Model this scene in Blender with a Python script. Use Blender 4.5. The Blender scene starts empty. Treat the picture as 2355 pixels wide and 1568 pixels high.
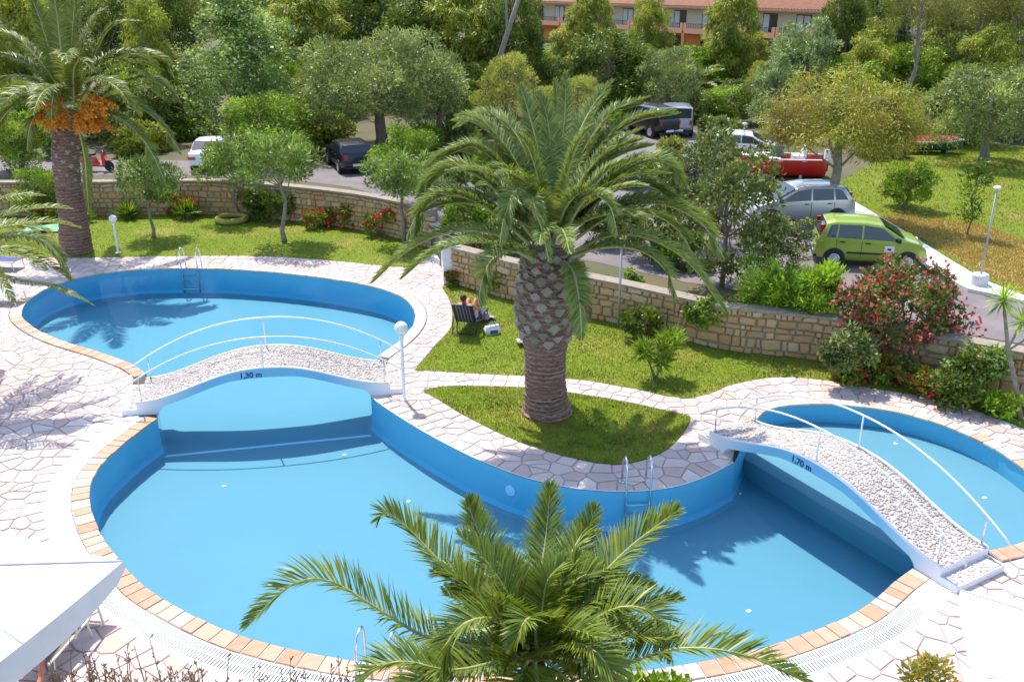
import bpy, bmesh, math, random
import numpy as np
from mathutils import Vector, Matrix, geometry
random.seed(7); RNG = np.random.default_rng(11)
scene = bpy.context.scene
R = math.radians

# ---------------------------------------------------------------- camera, sky, sun, exposure
F_PX = 2150.0; CX, CY = 1177.5, 784.0; CAM_H = 10.2
PITCH = math.atan(844 / F_PX)
cam_data = bpy.data.cameras.new('camera')
cam = bpy.data.objects.new('camera', cam_data)
scene.collection.objects.link(cam)
cam.location = (0, 0, CAM_H)
cam.rotation_euler = (math.pi / 2 - PITCH, 0, 0)
cam_data.sensor_fit = 'HORIZONTAL'
cam_data.angle = 2 * math.atan(CX / F_PX)
cam_data.clip_start = 0.1; cam_data.clip_end = 3000
scene.camera = cam

SUN_AZ = math.atan2(-0.424, 0.906)          # sun stands behind the garden, a little to the left
SUN_EL = R(60)
world = bpy.data.worlds.new('World'); scene.world = world; world.use_nodes = True
wn = world.node_tree.nodes; wl = world.node_tree.links
sky = wn.new('ShaderNodeTexSky'); sky.sky_type = 'NISHITA'; sky.sun_disc = False
sky.sun_elevation = SUN_EL; sky.sun_rotation = SUN_AZ
sky.air_density = 1.0; sky.dust_density = 0.8; sky.ozone_density = 1.0
wn['Background'].inputs['Strength'].default_value = 0.15
wl.new(sky.outputs[0], wn['Background'].inputs['Color'])
sun_data = bpy.data.lights.new('sun', 'SUN'); sun_data.energy = 2.7; sun_data.angle = R(0.55)
sun_data.color = (1.0, 0.955, 0.88)
sun = bpy.data.objects.new('sun', sun_data); scene.collection.objects.link(sun)
SD = Vector((math.sin(SUN_AZ) * math.cos(SUN_EL), math.cos(SUN_AZ) * math.cos(SUN_EL), math.sin(SUN_EL)))
sun.rotation_euler = SD.to_track_quat('Z', 'Y').to_euler()
sun.location = (-20, 40, 60)
scene.view_settings.view_transform = 'Standard'
scene.view_settings.look = 'None'
scene.view_settings.exposure = 1.20
scene.view_settings.gamma = 1.0
scene.view_settings.use_curve_mapping = False
scene.cycles.max_bounces = 8
scene.cycles.transparent_max_bounces = 12

# ---------------------------------------------------------------- pixel (2355 x 1568 picture) <-> place
cp, sp = math.cos(PITCH), math.sin(PITCH)
def ray(x, y):
    u = (x - CX) / F_PX; v = (CY - y) / F_PX
    return (u, cp + v * sp, -sp + v * cp)
def W(x, y, z=0.0):                          # the point of the level z seen at that pixel
    d = ray(x, y); t = (z - CAM_H) / d[2]
    return Vector((d[0] * t, d[1] * t, z))
def WY(x, y, Y):                             # the point at ground distance Y seen at that pixel
    d = ray(x, y); t = Y / d[1]
    return Vector((d[0] * t, Y, CAM_H + d[2] * t))
def proj(p):
    dz = p[2] - CAM_H; dep = p[1] * cp - dz * sp; up = p[1] * sp + dz * cp
    return CX + F_PX * p[0] / dep, CY - F_PX * up / dep, F_PX / dep
UP_Z = 1.1                                   # level of the car park behind the walls

# ---------------------------------------------------------------- scene helpers
COL = scene.collection
def tag(o, label=None, cat=None, group=None, kind=None):
    if label: o['label'] = label
    if cat: o['category'] = cat
    if group: o['group'] = group
    if kind: o['kind'] = kind
    return o
def thing(name, label, cat, loc=(0, 0, 0), rz=0.0, group=None):
    o = bpy.data.objects.new(name, None); COL.objects.link(o)
    o.empty_display_size = 0.2
    o.location = loc; o.rotation_euler = (0, 0, rz)
    return tag(o, label, cat, group)
def obj(name, me, mat=None, parent=None, loc=None, rot=None, scale=None):
    o = bpy.data.objects.new(name, me); COL.objects.link(o)
    if mat is not None and len(me.materials) == 0: me.materials.append(mat)
    if parent is not None: o.parent = parent
    if loc is not None: o.location = loc
    if rot is not None: o.rotation_euler = rot
    if scale is not None: o.scale = scale
    return o
def copy_tree(o, parent=None):
    c = o.copy(); COL.objects.link(c); c.parent = parent
    for ch in o.children: copy_tree(ch, c)
    return c

def mesh_np(name, V, Fq, smooth=False):
    """V (n,3) array; Fq list of (m,k) int arrays"""
    me = bpy.data.meshes.new(name)
    V = np.asarray(V, dtype=np.float32)
    me.vertices.add(len(V)); me.vertices.foreach_set('co', V.ravel())
    loops = np.concatenate([f.ravel() for f in Fq]).astype(np.int32)
    sizes = np.concatenate([np.full(len(f), f.shape[1], dtype=np.int32) for f in Fq])
    starts = np.concatenate([[0], np.cumsum(sizes)[:-1]]).astype(np.int32)
    me.loops.add(len(loops)); me.loops.foreach_set('vertex_index', loops)
    me.polygons.add(len(sizes))
    me.polygons.foreach_set('loop_start', starts); me.polygons.foreach_set('loop_total', sizes)
    if smooth: me.polygons.foreach_set('use_smooth', np.ones(len(sizes), dtype=bool))
    me.update(calc_edges=True)
    return me

class MB:
    def __init__(s): s.v = []; s.f = []
    def add(s, vs, fs):
        n = len(s.v); s.v += [tuple(v) for v in vs]; s.f += [tuple(i + n for i in f) for f in fs]
        return s
    def box(s, c, d, rz=0.0, M=None):
        hx, hy, hz = d[0] / 2, d[1] / 2, d[2] / 2; cr, sr = math.cos(rz), math.sin(rz); vs = []
        for z in (-hz, hz):
            for x, y in ((-hx, -hy), (hx, -hy), (hx, hy), (-hx, hy)):
                p = Vector((c[0] + x * cr - y * sr, c[1] + x * sr + y * cr, c[2] + z))
                vs.append(M @ p if M else p)
        return s.add(vs, [(3, 2, 1, 0), (4, 5, 6, 7), (0, 1, 5, 4), (1, 2, 6, 5), (2, 3, 7, 6), (3, 0, 4, 7)])
    def tube(s, pts, rad, n=8, caps=True):
        pts = [Vector(p) for p in pts]; m = len(pts)
        rads = list(rad) if hasattr(rad, '__len__') else [rad] * m
        ref = Vector((0, 0, 1)); vs = []; prev = None
        for i, p in enumerate(pts):
            t = (pts[min(i + 1, m - 1)] - pts[max(i - 1, 0)]).normalized()
            if prev is None:
                a = ref if abs(t.dot(ref)) < 0.9 else Vector((1, 0, 0))
                u = (a - t * a.dot(t)).normalized()
            else:
                u = (prev - t * prev.dot(t)).normalized()
            prev = u; w = t.cross(u)
            for k in range(n):
                an = 2 * math.pi * k / n
                vs.append(p + (u * math.cos(an) + w * math.sin(an)) * rads[i])
        fs = [(i * n + k, i * n + (k + 1) % n, (i + 1) * n + (k + 1) % n, (i + 1) * n + k) for i in range(m - 1) for k in range(n)]
        if caps: fs += [tuple(reversed(range(n))), tuple((m - 1) * n + k for k in range(n))]
        return s.add(vs, fs)
    def lathe(s, prof, c=(0, 0, 0), n=16, axis='Z'):
        vs = []; m = len(prof)
        for r, z in prof:
            for k in range(n):
                a = 2 * math.pi * k / n; x, y = r * math.cos(a), r * math.sin(a)
                q = (x, y, z) if axis == 'Z' else (x, z, y)
                vs.append((c[0] + q[0], c[1] + q[1], c[2] + q[2]))
        fs = [(i * n + k, i * n + (k + 1) % n, (i + 1) * n + (k + 1) % n, (i + 1) * n + k) for i in range(m - 1) for k in range(n)]
        fs += [tuple(reversed(range(n))), tuple((m - 1) * n + k for k in range(n))]
        return s.add(vs, fs)
    def prism(s, poly, z0, z1):
        n = len(poly)
        return s.add([(p[0], p[1], z0) for p in poly] + [(p[0], p[1], z1) for p in poly],
                     [tuple(reversed(range(n))), tuple(range(n, 2 * n))] + [(i, (i + 1) % n, n + (i + 1) % n, n + i) for i in range(n)])
    def mesh(s, name, smooth=False, fixn=False):
        me = bpy.data.meshes.new(name); me.from_pydata(s.v, [], s.f)
        if fixn:
            bm = bmesh.new(); bm.from_mesh(me); bmesh.ops.recalc_face_normals(bm, faces=bm.faces); bm.to_mesh(me); bm.free()
        if smooth: me.shade_smooth()
        me.update(); return me
    def build(s, name, mat, parent=None, smooth=False, fixn=True, **k):
        return obj(name, s.mesh(name, smooth, fixn), mat, parent, **k)

def catmull(pts, per=8, closed=False):
    P = [np.array(p, dtype=float) for p in pts]; n = len(P); out = []
    rng = range(n) if closed else range(n - 1)
    for i in rng:
        p0 = P[(i - 1) % n] if closed or i > 0 else 2 * P[0] - P[1]
        p1 = P[i]; p2 = P[(i + 1) % n]
        p3 = P[(i + 2) % n] if closed or i + 2 < n else 2 * P[-1] - P[-2]
        for k in range(per):
            t = k / per
            out.append(0.5 * (2 * p1 + (p2 - p0) * t + (2 * p0 - 5 * p1 + 4 * p2 - p3) * t * t + (3 * p1 - p0 - 3 * p2 + p3) * t ** 3))
    if not closed: out.append(P[-1])
    return out
def resample(poly, step, closed=True):
    P = [np.array(p[:2], dtype=float) for p in poly]
    if closed: P = P + [P[0]]
    seg = [np.linalg.norm(P[i + 1] - P[i]) for i in range(len(P) - 1)]; tot = sum(seg)
    n = max(3, int(round(tot / step))); out = []; acc = 0; i = 0
    for k in range(n if closed else n + 1):
        d = tot * k / n
        while i < len(seg) - 1 and acc + seg[i] < d: acc += seg[i]; i += 1
        t = (d - acc) / max(seg[i], 1e-9); out.append(P[i] + (P[i + 1] - P[i]) * min(t, 1))
    return out
def pip(P, poly):
    """points (n,2) in polygon"""
    P = np.asarray(P); x, y = P[:, 0], P[:, 1]; ins = np.zeros(len(P), dtype=bool)
    q = np.asarray([p[:2] for p in poly]); n = len(q); j = n - 1
    for i in range(n):
        c = ((q[i, 1] > y) != (q[j, 1] > y)) & (x < (q[j, 0] - q[i, 0]) * (y - q[i, 1]) / (q[j, 1] - q[i, 1] + 1e-12) + q[i, 0])
        ins ^= c; j = i
    return ins
def dist_poly(P, poly):
    P = np.asarray(P); d = np.full(len(P), 1e9)
    q = [np.asarray(p[:2], dtype=float) for p in poly]
    for i in range(len(q)):
        a, b = q[i], q[(i + 1) % len(q)]; ab = b - a
        t = np.clip(((P - a) @ ab) / (ab @ ab + 1e-12), 0, 1)
        d = np.minimum(d, np.linalg.norm(P - a - t[:, None] * ab, axis=1))
    return d
def area(poly):
    return 0.5 * sum(poly[i][0] * poly[(i + 1) % len(poly)][1] - poly[(i + 1) % len(poly)][0] * poly[i][1] for i in range(len(poly)))
def sheet(name, loops, z, mat, kind='structure', parent=None):
    L = [[Vector((p[0], p[1], 0)) for p in l] for l in loops]
    tris = geometry.tessellate_polygon(L)
    vs = [(p.x, p.y, z) for l in L for p in l]
    fs = []
    for t in tris:
        a, b, c = [Vector(vs[i]) for i in t]
        fs.append(tuple(t) if (b - a).cross(c - a).z > 0 else tuple(reversed(t)))
    me = bpy.data.meshes.new(name); me.from_pydata(vs, [], fs); me.update()
    o = obj(name, me, mat, parent)
    if kind: o['kind'] = kind
    return o

# ---------------------------------------------------------------- materials
def new_mat(name):
    m = bpy.data.materials.new(name); m.use_nodes = True
    nt = m.node_tree; nt.nodes.clear()
    out = nt.nodes.new('ShaderNodeOutputMaterial')
    return m, nt, out
def c4(c): return (c[0], c[1], c[2], 1.0)
def ramp(nt, fac, stops):
    r = nt.nodes.new('ShaderNodeValToRGB'); e = r.color_ramp.elements
    while len(e) < len(stops): e.new(0.5)
    for el, (p, c) in zip(e, stops): el.position = p; el.color = c4(c)
    nt.links.new(fac, r.inputs[0]); return r.outputs[0]
def noise(nt, scale, detail=4, coord='Object', rough=0.6, vec=None):
    n = nt.nodes.new('ShaderNodeTexNoise'); n.inputs['Scale'].default_value = scale
    n.inputs['Detail'].default_value = detail; n.inputs['Roughness'].default_value = rough
    if vec is None:
        tc = nt.nodes.new('ShaderNodeTexCoord'); vec = tc.outputs[coord]
    nt.links.new(vec, n.inputs['Vector']); return n.outputs[0]
def rnd(nt):
    """a number per loose piece and per object"""
    g = nt.nodes.new('ShaderNodeNewGeometry'); oi = nt.nodes.new('ShaderNodeObjectInfo')
    a = nt.nodes.new('ShaderNodeMath'); a.operation = 'ADD'
    nt.links.new(g.outputs['Random Per Island'], a.inputs[0]); nt.links.new(oi.outputs['Random'], a.inputs[1])
    f = nt.nodes.new('ShaderNodeMath'); f.operation = 'FRACT'; nt.links.new(a.outputs[0], f.inputs[0])
    return f.outputs[0]
def mixc(nt, fac, a, b, mode='MIX'):
    m = nt.nodes.new('ShaderNodeMix'); m.data_type = 'RGBA'; m.blend_type = mode
    for s, v in ((m.inputs[0], fac), (m.inputs[6], a), (m.inputs[7], b)):
        if hasattr(v, 'is_linked') or hasattr(v, 'links'): nt.links.new(v, s)
        elif isinstance(v, (int, float)): s.default_value = v
        else: s.default_value = c4(v)
    return m.outputs[2]
def mat(name, col, rough=0.6, col2=None, nscale=3.0, metal=0.0, bump=0.0, bscale=None, spec=0.5, piece=None, coat=0.0, detail=5, emit=None):
    """col..col2 by noise; piece = list of colours picked per loose piece"""
    m, nt, out = new_mat(name)
    b = nt.nodes.new('ShaderNodeBsdfPrincipled')
    b.inputs['Roughness'].default_value = rough; b.inputs['Metallic'].default_value = metal
    b.inputs['Specular IOR Level'].default_value = spec; b.inputs['Coat Weight'].default_value = coat
    if piece:
        k = len(piece); c = ramp(nt, rnd(nt), [((i + 0.5) / k, p) for i, p in enumerate(piece)])
        if col2 is not None: c = mixc(nt, ramp(nt, noise(nt, nscale, detail), [(0.35, (0, 0, 0)), (0.7, (1, 1, 1))]), c, mixc(nt, 0.5, c, col2))
        nt.links.new(c, b.inputs['Base Color'])
    elif col2 is not None:
        c = ramp(nt, noise(nt, nscale, detail), [(0.32, col), (0.68, col2)])
        nt.links.new(c, b.inputs['Base Color'])
    else: b.inputs['Base Color'].default_value = c4(col)
    if bump:
        bp = nt.nodes.new('ShaderNodeBump'); bp.inputs['Strength'].default_value = bump; bp.inputs['Distance'].default_value = 0.02
        nt.links.new(noise(nt, bscale or nscale * 6, 6), bp.inputs['Height']); nt.links.new(bp.outputs[0], b.inputs['Normal'])
    nt.links.new(b.outputs[0], out.inputs[0])
    return m
def leaf_mat(name, cols, trans=0.32, rough=0.5, spec=0.35, nscale=0.6, tint=None, gain=(1.0, 1.0, 1.0), clump=0.0):
    m, nt, out = new_mat(name)
    cols = [(min(.9, q[0] * gain[0]), min(.9, q[1] * gain[1]), min(.9, q[2] * gain[2])) for q in cols]
    k = len(cols); c = ramp(nt, rnd(nt), [((i + 0.5) / k, q) for i, q in enumerate(cols)])
    if clump: c = mixc(nt, 1.0, c, ramp(nt, noise(nt, clump, 2), [(0.38, (.42, .46, .44)), (0.60, (1.32, 1.30, 1.15))]), 'MULTIPLY')  # lit and shaded clumps imitated by noise multiplied into the leaf colour
    if tint is not None:
        c = mixc(nt, ramp(nt, noise(nt, nscale, 3), [(0.42, (0, 0, 0)), (0.66, (0.75, 0.75, 0.75))]), c, tint)
    b = nt.nodes.new('ShaderNodeBsdfPrincipled'); b.inputs['Roughness'].default_value = rough
    b.inputs['Specular IOR Level'].default_value = spec
    t = nt.nodes.new('ShaderNodeBsdfTranslucent')
    nt.links.new(c, b.inputs['Base Color'])
    nt.links.new(mixc(nt, 1.0, c, (1.35, 1.25, 0.6), 'MULTIPLY'), t.inputs[0])
    x = nt.nodes.new('ShaderNodeMixShader'); x.inputs[0].default_value = trans
    nt.links.new(b.outputs[0], x.inputs[1]); nt.links.new(t.outputs[0], x.inputs[2]); nt.links.new(x.outputs[0], out.inputs[0])
    return m

M_ = {}
M_['paving'] = mat('paving_stone', (0.7, 0.6, 0.58), 0.75, col2=(0.50, 0.38, 0.34), nscale=2.2, bump=0.25, bscale=20,
                   piece=[(0.548, 0.394, 0.367), (0.607, 0.487, 0.447), (0.665, 0.559, 0.511), (0.509, 0.340, 0.304), (0.626, 0.514, 0.475), (0.557, 0.422, 0.394), (0.685, 0.596, 0.537), (0.528, 0.367, 0.296), (0.470, 0.367, 0.340)])
M_['mortar'] = mat('mortar', (0.47, 0.375, 0.36), 0.9, col2=(0.34, 0.265, 0.255), nscale=3, bump=0.3)
M_['coping'] = mat('coping_tile', (0.6, 0.4, 0.25), 0.7, col2=(0.55, 0.36, 0.24), nscale=5, bump=0.2,
                   piece=[(0.47, 0.235, 0.135), (0.50, 0.31, 0.21), (0.43, 0.195, 0.10), (0.53, 0.40, 0.31), (0.48, 0.26, 0.155), (0.55, 0.46, 0.38)])
M_['coping_pale'] = mat('coping_tile_pale', (0.7, 0.6, 0.5), 0.7, col2=(0.6, 0.5, 0.42), nscale=5, bump=0.2,
                   piece=[(0.58, 0.50, 0.44), (0.52, 0.36, 0.26), (0.62, 0.56, 0.50), (0.48, 0.27, 0.15), (0.60, 0.52, 0.47)])
M_['grate'] = mat('grate_plastic', (0.78, 0.79, 0.80), 0.45)
M_['channel'] = mat('channel', (0.35, 0.36, 0.37), 0.8)
M_['lip'] = mat('pool_lip', (0.62, 0.62, 0.62), 0.7, col2=(0.5, 0.5, 0.52), nscale=6)
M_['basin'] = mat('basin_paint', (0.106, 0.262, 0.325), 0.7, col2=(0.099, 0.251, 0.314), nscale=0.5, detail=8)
M_['basin_wall'] = mat('basin_wall_shade_lift', (0.11, 0.44, 0.62), 0.7, col2=(0.10, 0.41, 0.59), nscale=0.8, detail=8)  # pool paint lightened on the walls, a lift for their shade
M_['basin_line'] = mat('basin_line', (0.42, 0.66, 0.80), 0.6)
M_['white'] = mat('white_paint', (0.80, 0.80, 0.79), 0.5, col2=(0.70, 0.70, 0.71), nscale=4)
M_['white_metal'] = mat('white_metal', (0.80, 0.81, 0.82), 0.35)
M_['steel'] = mat('steel', (0.72, 0.74, 0.76), 0.18, metal=1.0)
M_['pebble'] = mat('pebbles', (0.6, 0.5, 0.45), 0.7, piece=[(0.62, 0.50, 0.43), (0.70, 0.62, 0.55), (0.45, 0.36, 0.31), (0.74, 0.68, 0.62), (0.56, 0.42, 0.36), (0.30, 0.26, 0.24), (0.68, 0.56, 0.50)])
M_['cement'] = mat('cement', (0.52, 0.49, 0.46), 0.9, col2=(0.40, 0.37, 0.35), nscale=4, bump=0.3)
M_['concrete'] = mat('concrete', (0.66, 0.64, 0.62), 0.85, col2=(0.54, 0.52, 0.50), nscale=2.5, bump=0.2)
M_['asphalt'] = mat('asphalt', (0.225, 0.187, 0.182), 0.9, col2=(0.15, 0.125, 0.125), nscale=0.8, bump=0.4, bscale=60, detail=9)
M_['earth'] = mat('earth', (0.15, 0.105, 0.06), 0.95, col2=(0.065, 0.085, 0.025), nscale=0.35, bump=0.5, bscale=6, detail=9)
M_['soil'] = mat('soil', (0.14, 0.09, 0.055), 0.95, col2=(0.09, 0.06, 0.04), nscale=2.5, bump=0.6, bscale=12)
M_['stone'] = mat('wall_stone', (0.4, 0.3, 0.2), 0.9, col2=(0.34, 0.22, 0.13), nscale=7, bump=0.5, bscale=22,
                  piece=[(0.517, 0.314, 0.133), (0.594, 0.402, 0.203), (0.484, 0.245, 0.086), (0.660, 0.490, 0.281), (0.440, 0.294, 0.148), (0.550, 0.294, 0.101), (0.550, 0.392, 0.218)])
M_['stonejoint'] = mat('wall_joint', (0.36, 0.30, 0.23), 0.95, col2=(0.24, 0.20, 0.15), nscale=6, bump=0.4)
M_['canvas'] = mat('canvas', (0.72, 0.71, 0.70), 0.8, col2=(0.66, 0.65, 0.645), nscale=2.5)
M_['black'] = mat('black_plastic', (0.015, 0.016, 0.02), 0.45)
M_['rubber'] = mat('rubber', (0.02, 0.02, 0.022), 0.8)
M_['glass'] = mat('car_glass', (0.025, 0.032, 0.036), 0.06, spec=0.7)
M_['rim'] = mat('rim', (0.55, 0.56, 0.57), 0.3, metal=0.7)
M_['chrome'] = mat('chrome', (0.7, 0.7, 0.7), 0.12, metal=1.0)
M_['tail'] = mat('tail_light', (0.42, 0.012, 0.015), 0.15, coat=0.6)
M_['head'] = mat('head_light', (0.75, 0.76, 0.76), 0.1, coat=0.6)
M_['red'] = mat('red_paint', (0.55, 0.02, 0.02), 0.3, coat=0.4)
M_['skin'] = mat('skin', (0.60, 0.22, 0.13), 0.5, col2=(0.54, 0.18, 0.11), nscale=6)
M_['bark'] = mat('bark', (0.13, 0.10, 0.075), 0.95, col2=(0.24, 0.20, 0.16), nscale=5, bump=0.8, bscale=14)
M_['bark_pale'] = mat('bark_pale', (0.30, 0.26, 0.21), 0.9, col2=(0.18, 0.15, 0.12), nscale=6, bump=0.6, bscale=16)
M_['palmbark'] = mat('palm_bark', (0.26, 0.17, 0.125), 0.95, col2=(0.12, 0.075, 0.058), nscale=7, bump=0.8, bscale=18)
M_['leafbase'] = mat('leaf_base', (0.3, 0.27, 0.2), 0.9, col2=(0.14, 0.12, 0.09), nscale=14, piece=[(0.34, 0.30, 0.22), (0.27, 0.25, 0.16), (0.38, 0.33, 0.26), (0.22, 0.20, 0.13)])

def palm_bark():
    m, nt, out = new_mat('palm_bark_ringed'); tc = nt.nodes.new('ShaderNodeTexCoord')
    wv = nt.nodes.new('ShaderNodeTexWave'); wv.bands_direction = 'Z'; wv.inputs['Scale'].default_value = 2.6; wv.inputs['Distortion'].default_value = 4.5; wv.inputs['Detail'].default_value = 4; wv.inputs['Detail Scale'].default_value = 2.5
    nt.links.new(tc.outputs['Object'], wv.inputs['Vector'])
    c = ramp(nt, noise(nt, 6, 6), [(.3, (.26, .145, .10)), (.7, (.13, .072, .052))])
    c = mixc(nt, ramp(nt, wv.outputs['Fac'], [(.62, (0, 0, 0)), (.95, (.5, .5, .5))]), c, (.42, .29, .215))
    b = nt.nodes.new('ShaderNodeBsdfPrincipled'); b.inputs['Roughness'].default_value = .95; nt.links.new(c, b.inputs['Base Color'])
    bp = nt.nodes.new('ShaderNodeBump'); bp.inputs['Strength'].default_value = .9; bp.inputs['Distance'].default_value = .04; nt.links.new(wv.outputs['Fac'], bp.inputs['Height']); nt.links.new(bp.outputs[0], b.inputs['Normal'])
    nt.links.new(b.outputs[0], out.inputs[0]); return m
M_['palmbark'] = palm_bark()
# ================================================================ THE POOL
def w2(pts, z=0.0): return [tuple(W(x, y, z)[:2]) for x, y in pts]
A_ = [(336,861),(300,838),(230,812),(150,788),(95,765),(60,742),(48,722),(60,697),(100,668),(150,648),(210,633),(290,623),(360,619),(440,618),(530,620),(630,627),(730,638),(810,650),(875,664),(922,682),(948,704),(957,728),(948,755),(920,785),(870,821)]
C_ = [(853,913),(870,928),(910,955),(970,992),(1040,1030),(1120,1068),(1200,1098),(1290,1120),(1380,1131),(1470,1132),(1550,1122),(1620,1100),(1689,1065)]
E_ = [(1732,975),(1748,953),(1780,938),(1830,931),(1900,930),(1990,937),(2070,950),(2150,972),(2230,1003),(2300,1040),(2360,1082),(2420,1135),(2440,1185),(2400,1230),(2340,1255),(2273,1270)]
G_ = [(2102,1309),(2060,1340),(2013,1382),(1957,1418),(1847,1463),(1720,1502),(1620,1524),(1500,1543),(1350,1555),(1200,1556),(1050,1548),(870,1530),(733,1510),(617,1484),(527,1456),(423,1409),(333,1354),(280,1298),(235,1240),(210,1182),(204,1145),(210,1105),(235,1065),(275,1028),(320,992),(362,963)]
segs = []
for nm, s in (('A', A_), ('C', C_), ('E', E_), ('G', G_)):
    segs.append((nm, resample(catmull(w2(s), 6), 0.16, closed=False)))
outline, oflag = [], []
for nm, s in segs:
    outline += [np.array(p) for p in s]; oflag += [nm] * len(s)
outline = np.array(outline); NO = len(outline)
nrm = np.zeros_like(outline)
for i in range(NO):
    d = outline[(i + 1) % NO] - outline[i - 1]; d /= np.linalg.norm(d); nrm[i] = (-d[1], d[0])
# normals at the bridge necks come from their own arc only
k0 = 0
for nm, s in segs:
    m = len(s)
    for j in (0, m - 1):
        i = k0 + j; a, b = (s[0], s[1]) if j == 0 else (s[-2], s[-1])
        d = b - a; d /= np.linalg.norm(d); nrm[i] = (-d[1], d[0])
    k0 += m
bounds = {}; k0 = 0
for nm, s in segs: bounds[nm] = (k0, k0 + len(s) - 1); k0 += len(s)
POOL_Z = -0.98; WATER_Z = -0.10; COPE = 0.33; GRATE = 0.44
def off_poly(dist):                          # dist per flag
    return [outline[i] + nrm[i] * dist[oflag[i]] for i in range(NO)]
deck_edge = off_poly({'A': COPE + 0.02, 'C': 0.05, 'E': COPE + 0.02, 'G': COPE + GRATE + 0.04})
pool = thing('swimming_pool', 'blue free-form swimming pool of three rounded lobes under two footbridges', 'pool', (0, 0, 0))
bm = bmesh.new()
n_prof = [(0.0, 0.012), (0.0, POOL_Z + 0.16), (-0.05, POOL_Z + 0.05), (-0.16, POOL_Z)]
rings = []
for off, z in n_prof:
    rings.append([bm.verts.new((outline[i][0] + nrm[i][0] * off, outline[i][1] + nrm[i][1] * off, z)) for i in range(NO)])
for a, b in zip(rings[:-1], rings[1:]):
    for i in range(NO): bm.faces.new((a[i], a[(i + 1) % NO], b[(i + 1) % NO], b[i]))
last = [v.co.copy() for v in rings[-1]]
for t in geometry.tessellate_polygon([last]):
    try: bm.faces.new([rings[-1][i] for i in t])
    except ValueError: pass
bmesh.ops.recalc_face_normals(bm, faces=bm.faces)
me = bpy.data.meshes.new('basin'); bm.to_mesh(me); bm.free()
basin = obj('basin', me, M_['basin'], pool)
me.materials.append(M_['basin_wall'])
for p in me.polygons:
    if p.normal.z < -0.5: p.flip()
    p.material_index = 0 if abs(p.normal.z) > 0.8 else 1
# the small lobe is shallow: a raised floor ending under its footbridge
i0, i1 = bounds['E']; eo = [outline[i] - nrm[i] * 0.006 for i in range(i0, i1 + 1)]; nk = [np.array((6.72, 17.05)), np.array((5.05, 19.75))]
nk = [np.array(W(2273, 1270)[:2]) + np.array((-.62, -.42)), np.array(W(1732, 975)[:2]) + np.array((-.62, -.36))]
poly = [tuple(p) for p in eo] + [tuple(p) for p in nk]
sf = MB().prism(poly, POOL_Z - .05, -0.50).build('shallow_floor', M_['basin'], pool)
# water: clear, a little blue with depth, mirrors the surroundings at a low angle
wm, nt, out = new_mat('water')
gl = nt.nodes.new('ShaderNodeBsdfGlossy'); gl.inputs['Roughness'].default_value = 0.015
tr = nt.nodes.new('ShaderNodeBsdfTransparent')
lw_ = nt.nodes.new('ShaderNodeLayerWeight'); pw = nt.nodes.new('ShaderNodeMath'); pw.operation = 'POWER'; pw.inputs[1].default_value = 5.0
nt.links.new(lw_.outputs['Facing'], pw.inputs[0]); fr = nt.nodes.new('ShaderNodeMath'); fr.operation = 'MULTIPLY_ADD'; fr.inputs[1].default_value = 0.10; fr.inputs[2].default_value = 0.006
nt.links.new(pw.outputs[0], fr.inputs[0])
bp = nt.nodes.new('ShaderNodeBump'); bp.inputs['Strength'].default_value = 0.10; bp.inputs['Distance'].default_value = 0.02
nt.links.new(noise(nt, 2.6, 3), bp.inputs['Height']); nt.links.new(bp.outputs[0], gl.inputs['Normal'])
mx = nt.nodes.new('ShaderNodeMixShader')
nt.links.new(fr.outputs[0], mx.inputs[0]); nt.links.new(tr.outputs[0], mx.inputs[1]); nt.links.new(gl.outputs[0], mx.inputs[2])
nt.links.new(mx.outputs[0], out.inputs['Surface'])
va = nt.nodes.new('ShaderNodeVolumeAbsorption'); va.inputs['Color'].default_value = (0.16, 0.80, 0.98, 1); va.inputs['Density'].default_value = 0.19
nt.links.new(va.outputs[0], out.inputs['Volume'])
in_poly = [Vector((outline[i][0] + nrm[i][0] * 0.012, outline[i][1] + nrm[i][1] * 0.012, 0)) for i in range(NO)]
tri = geometry.tessellate_polygon([in_poly]); mb = MB()
vs = [(p.x, p.y, POOL_Z - 0.12) for p in in_poly] + [(p.x, p.y, WATER_Z) for p in in_poly]
mb.add(vs, [tuple(t) for t in tri] + [tuple(i + NO for i in t) for t in tri] + [(i, (i + 1) % NO, NO + (i + 1) % NO, NO + i) for i in range(NO)])
water = mb.build('water', wm); tag(water, kind='structure')

def strip_quads(i0, i1, d0, d1, z):
    m = MB()
    for i in range(i0, i1):
        a, b = outline[i], outline[i + 1]
        m.add([(*(a + nrm[i] * d0), z), (*(b + nrm[i + 1] * d0), z), (*(b + nrm[i + 1] * d1), z), (*(a + nrm[i] * d1), z)], [(3, 2, 1, 0)])
    return m
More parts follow.
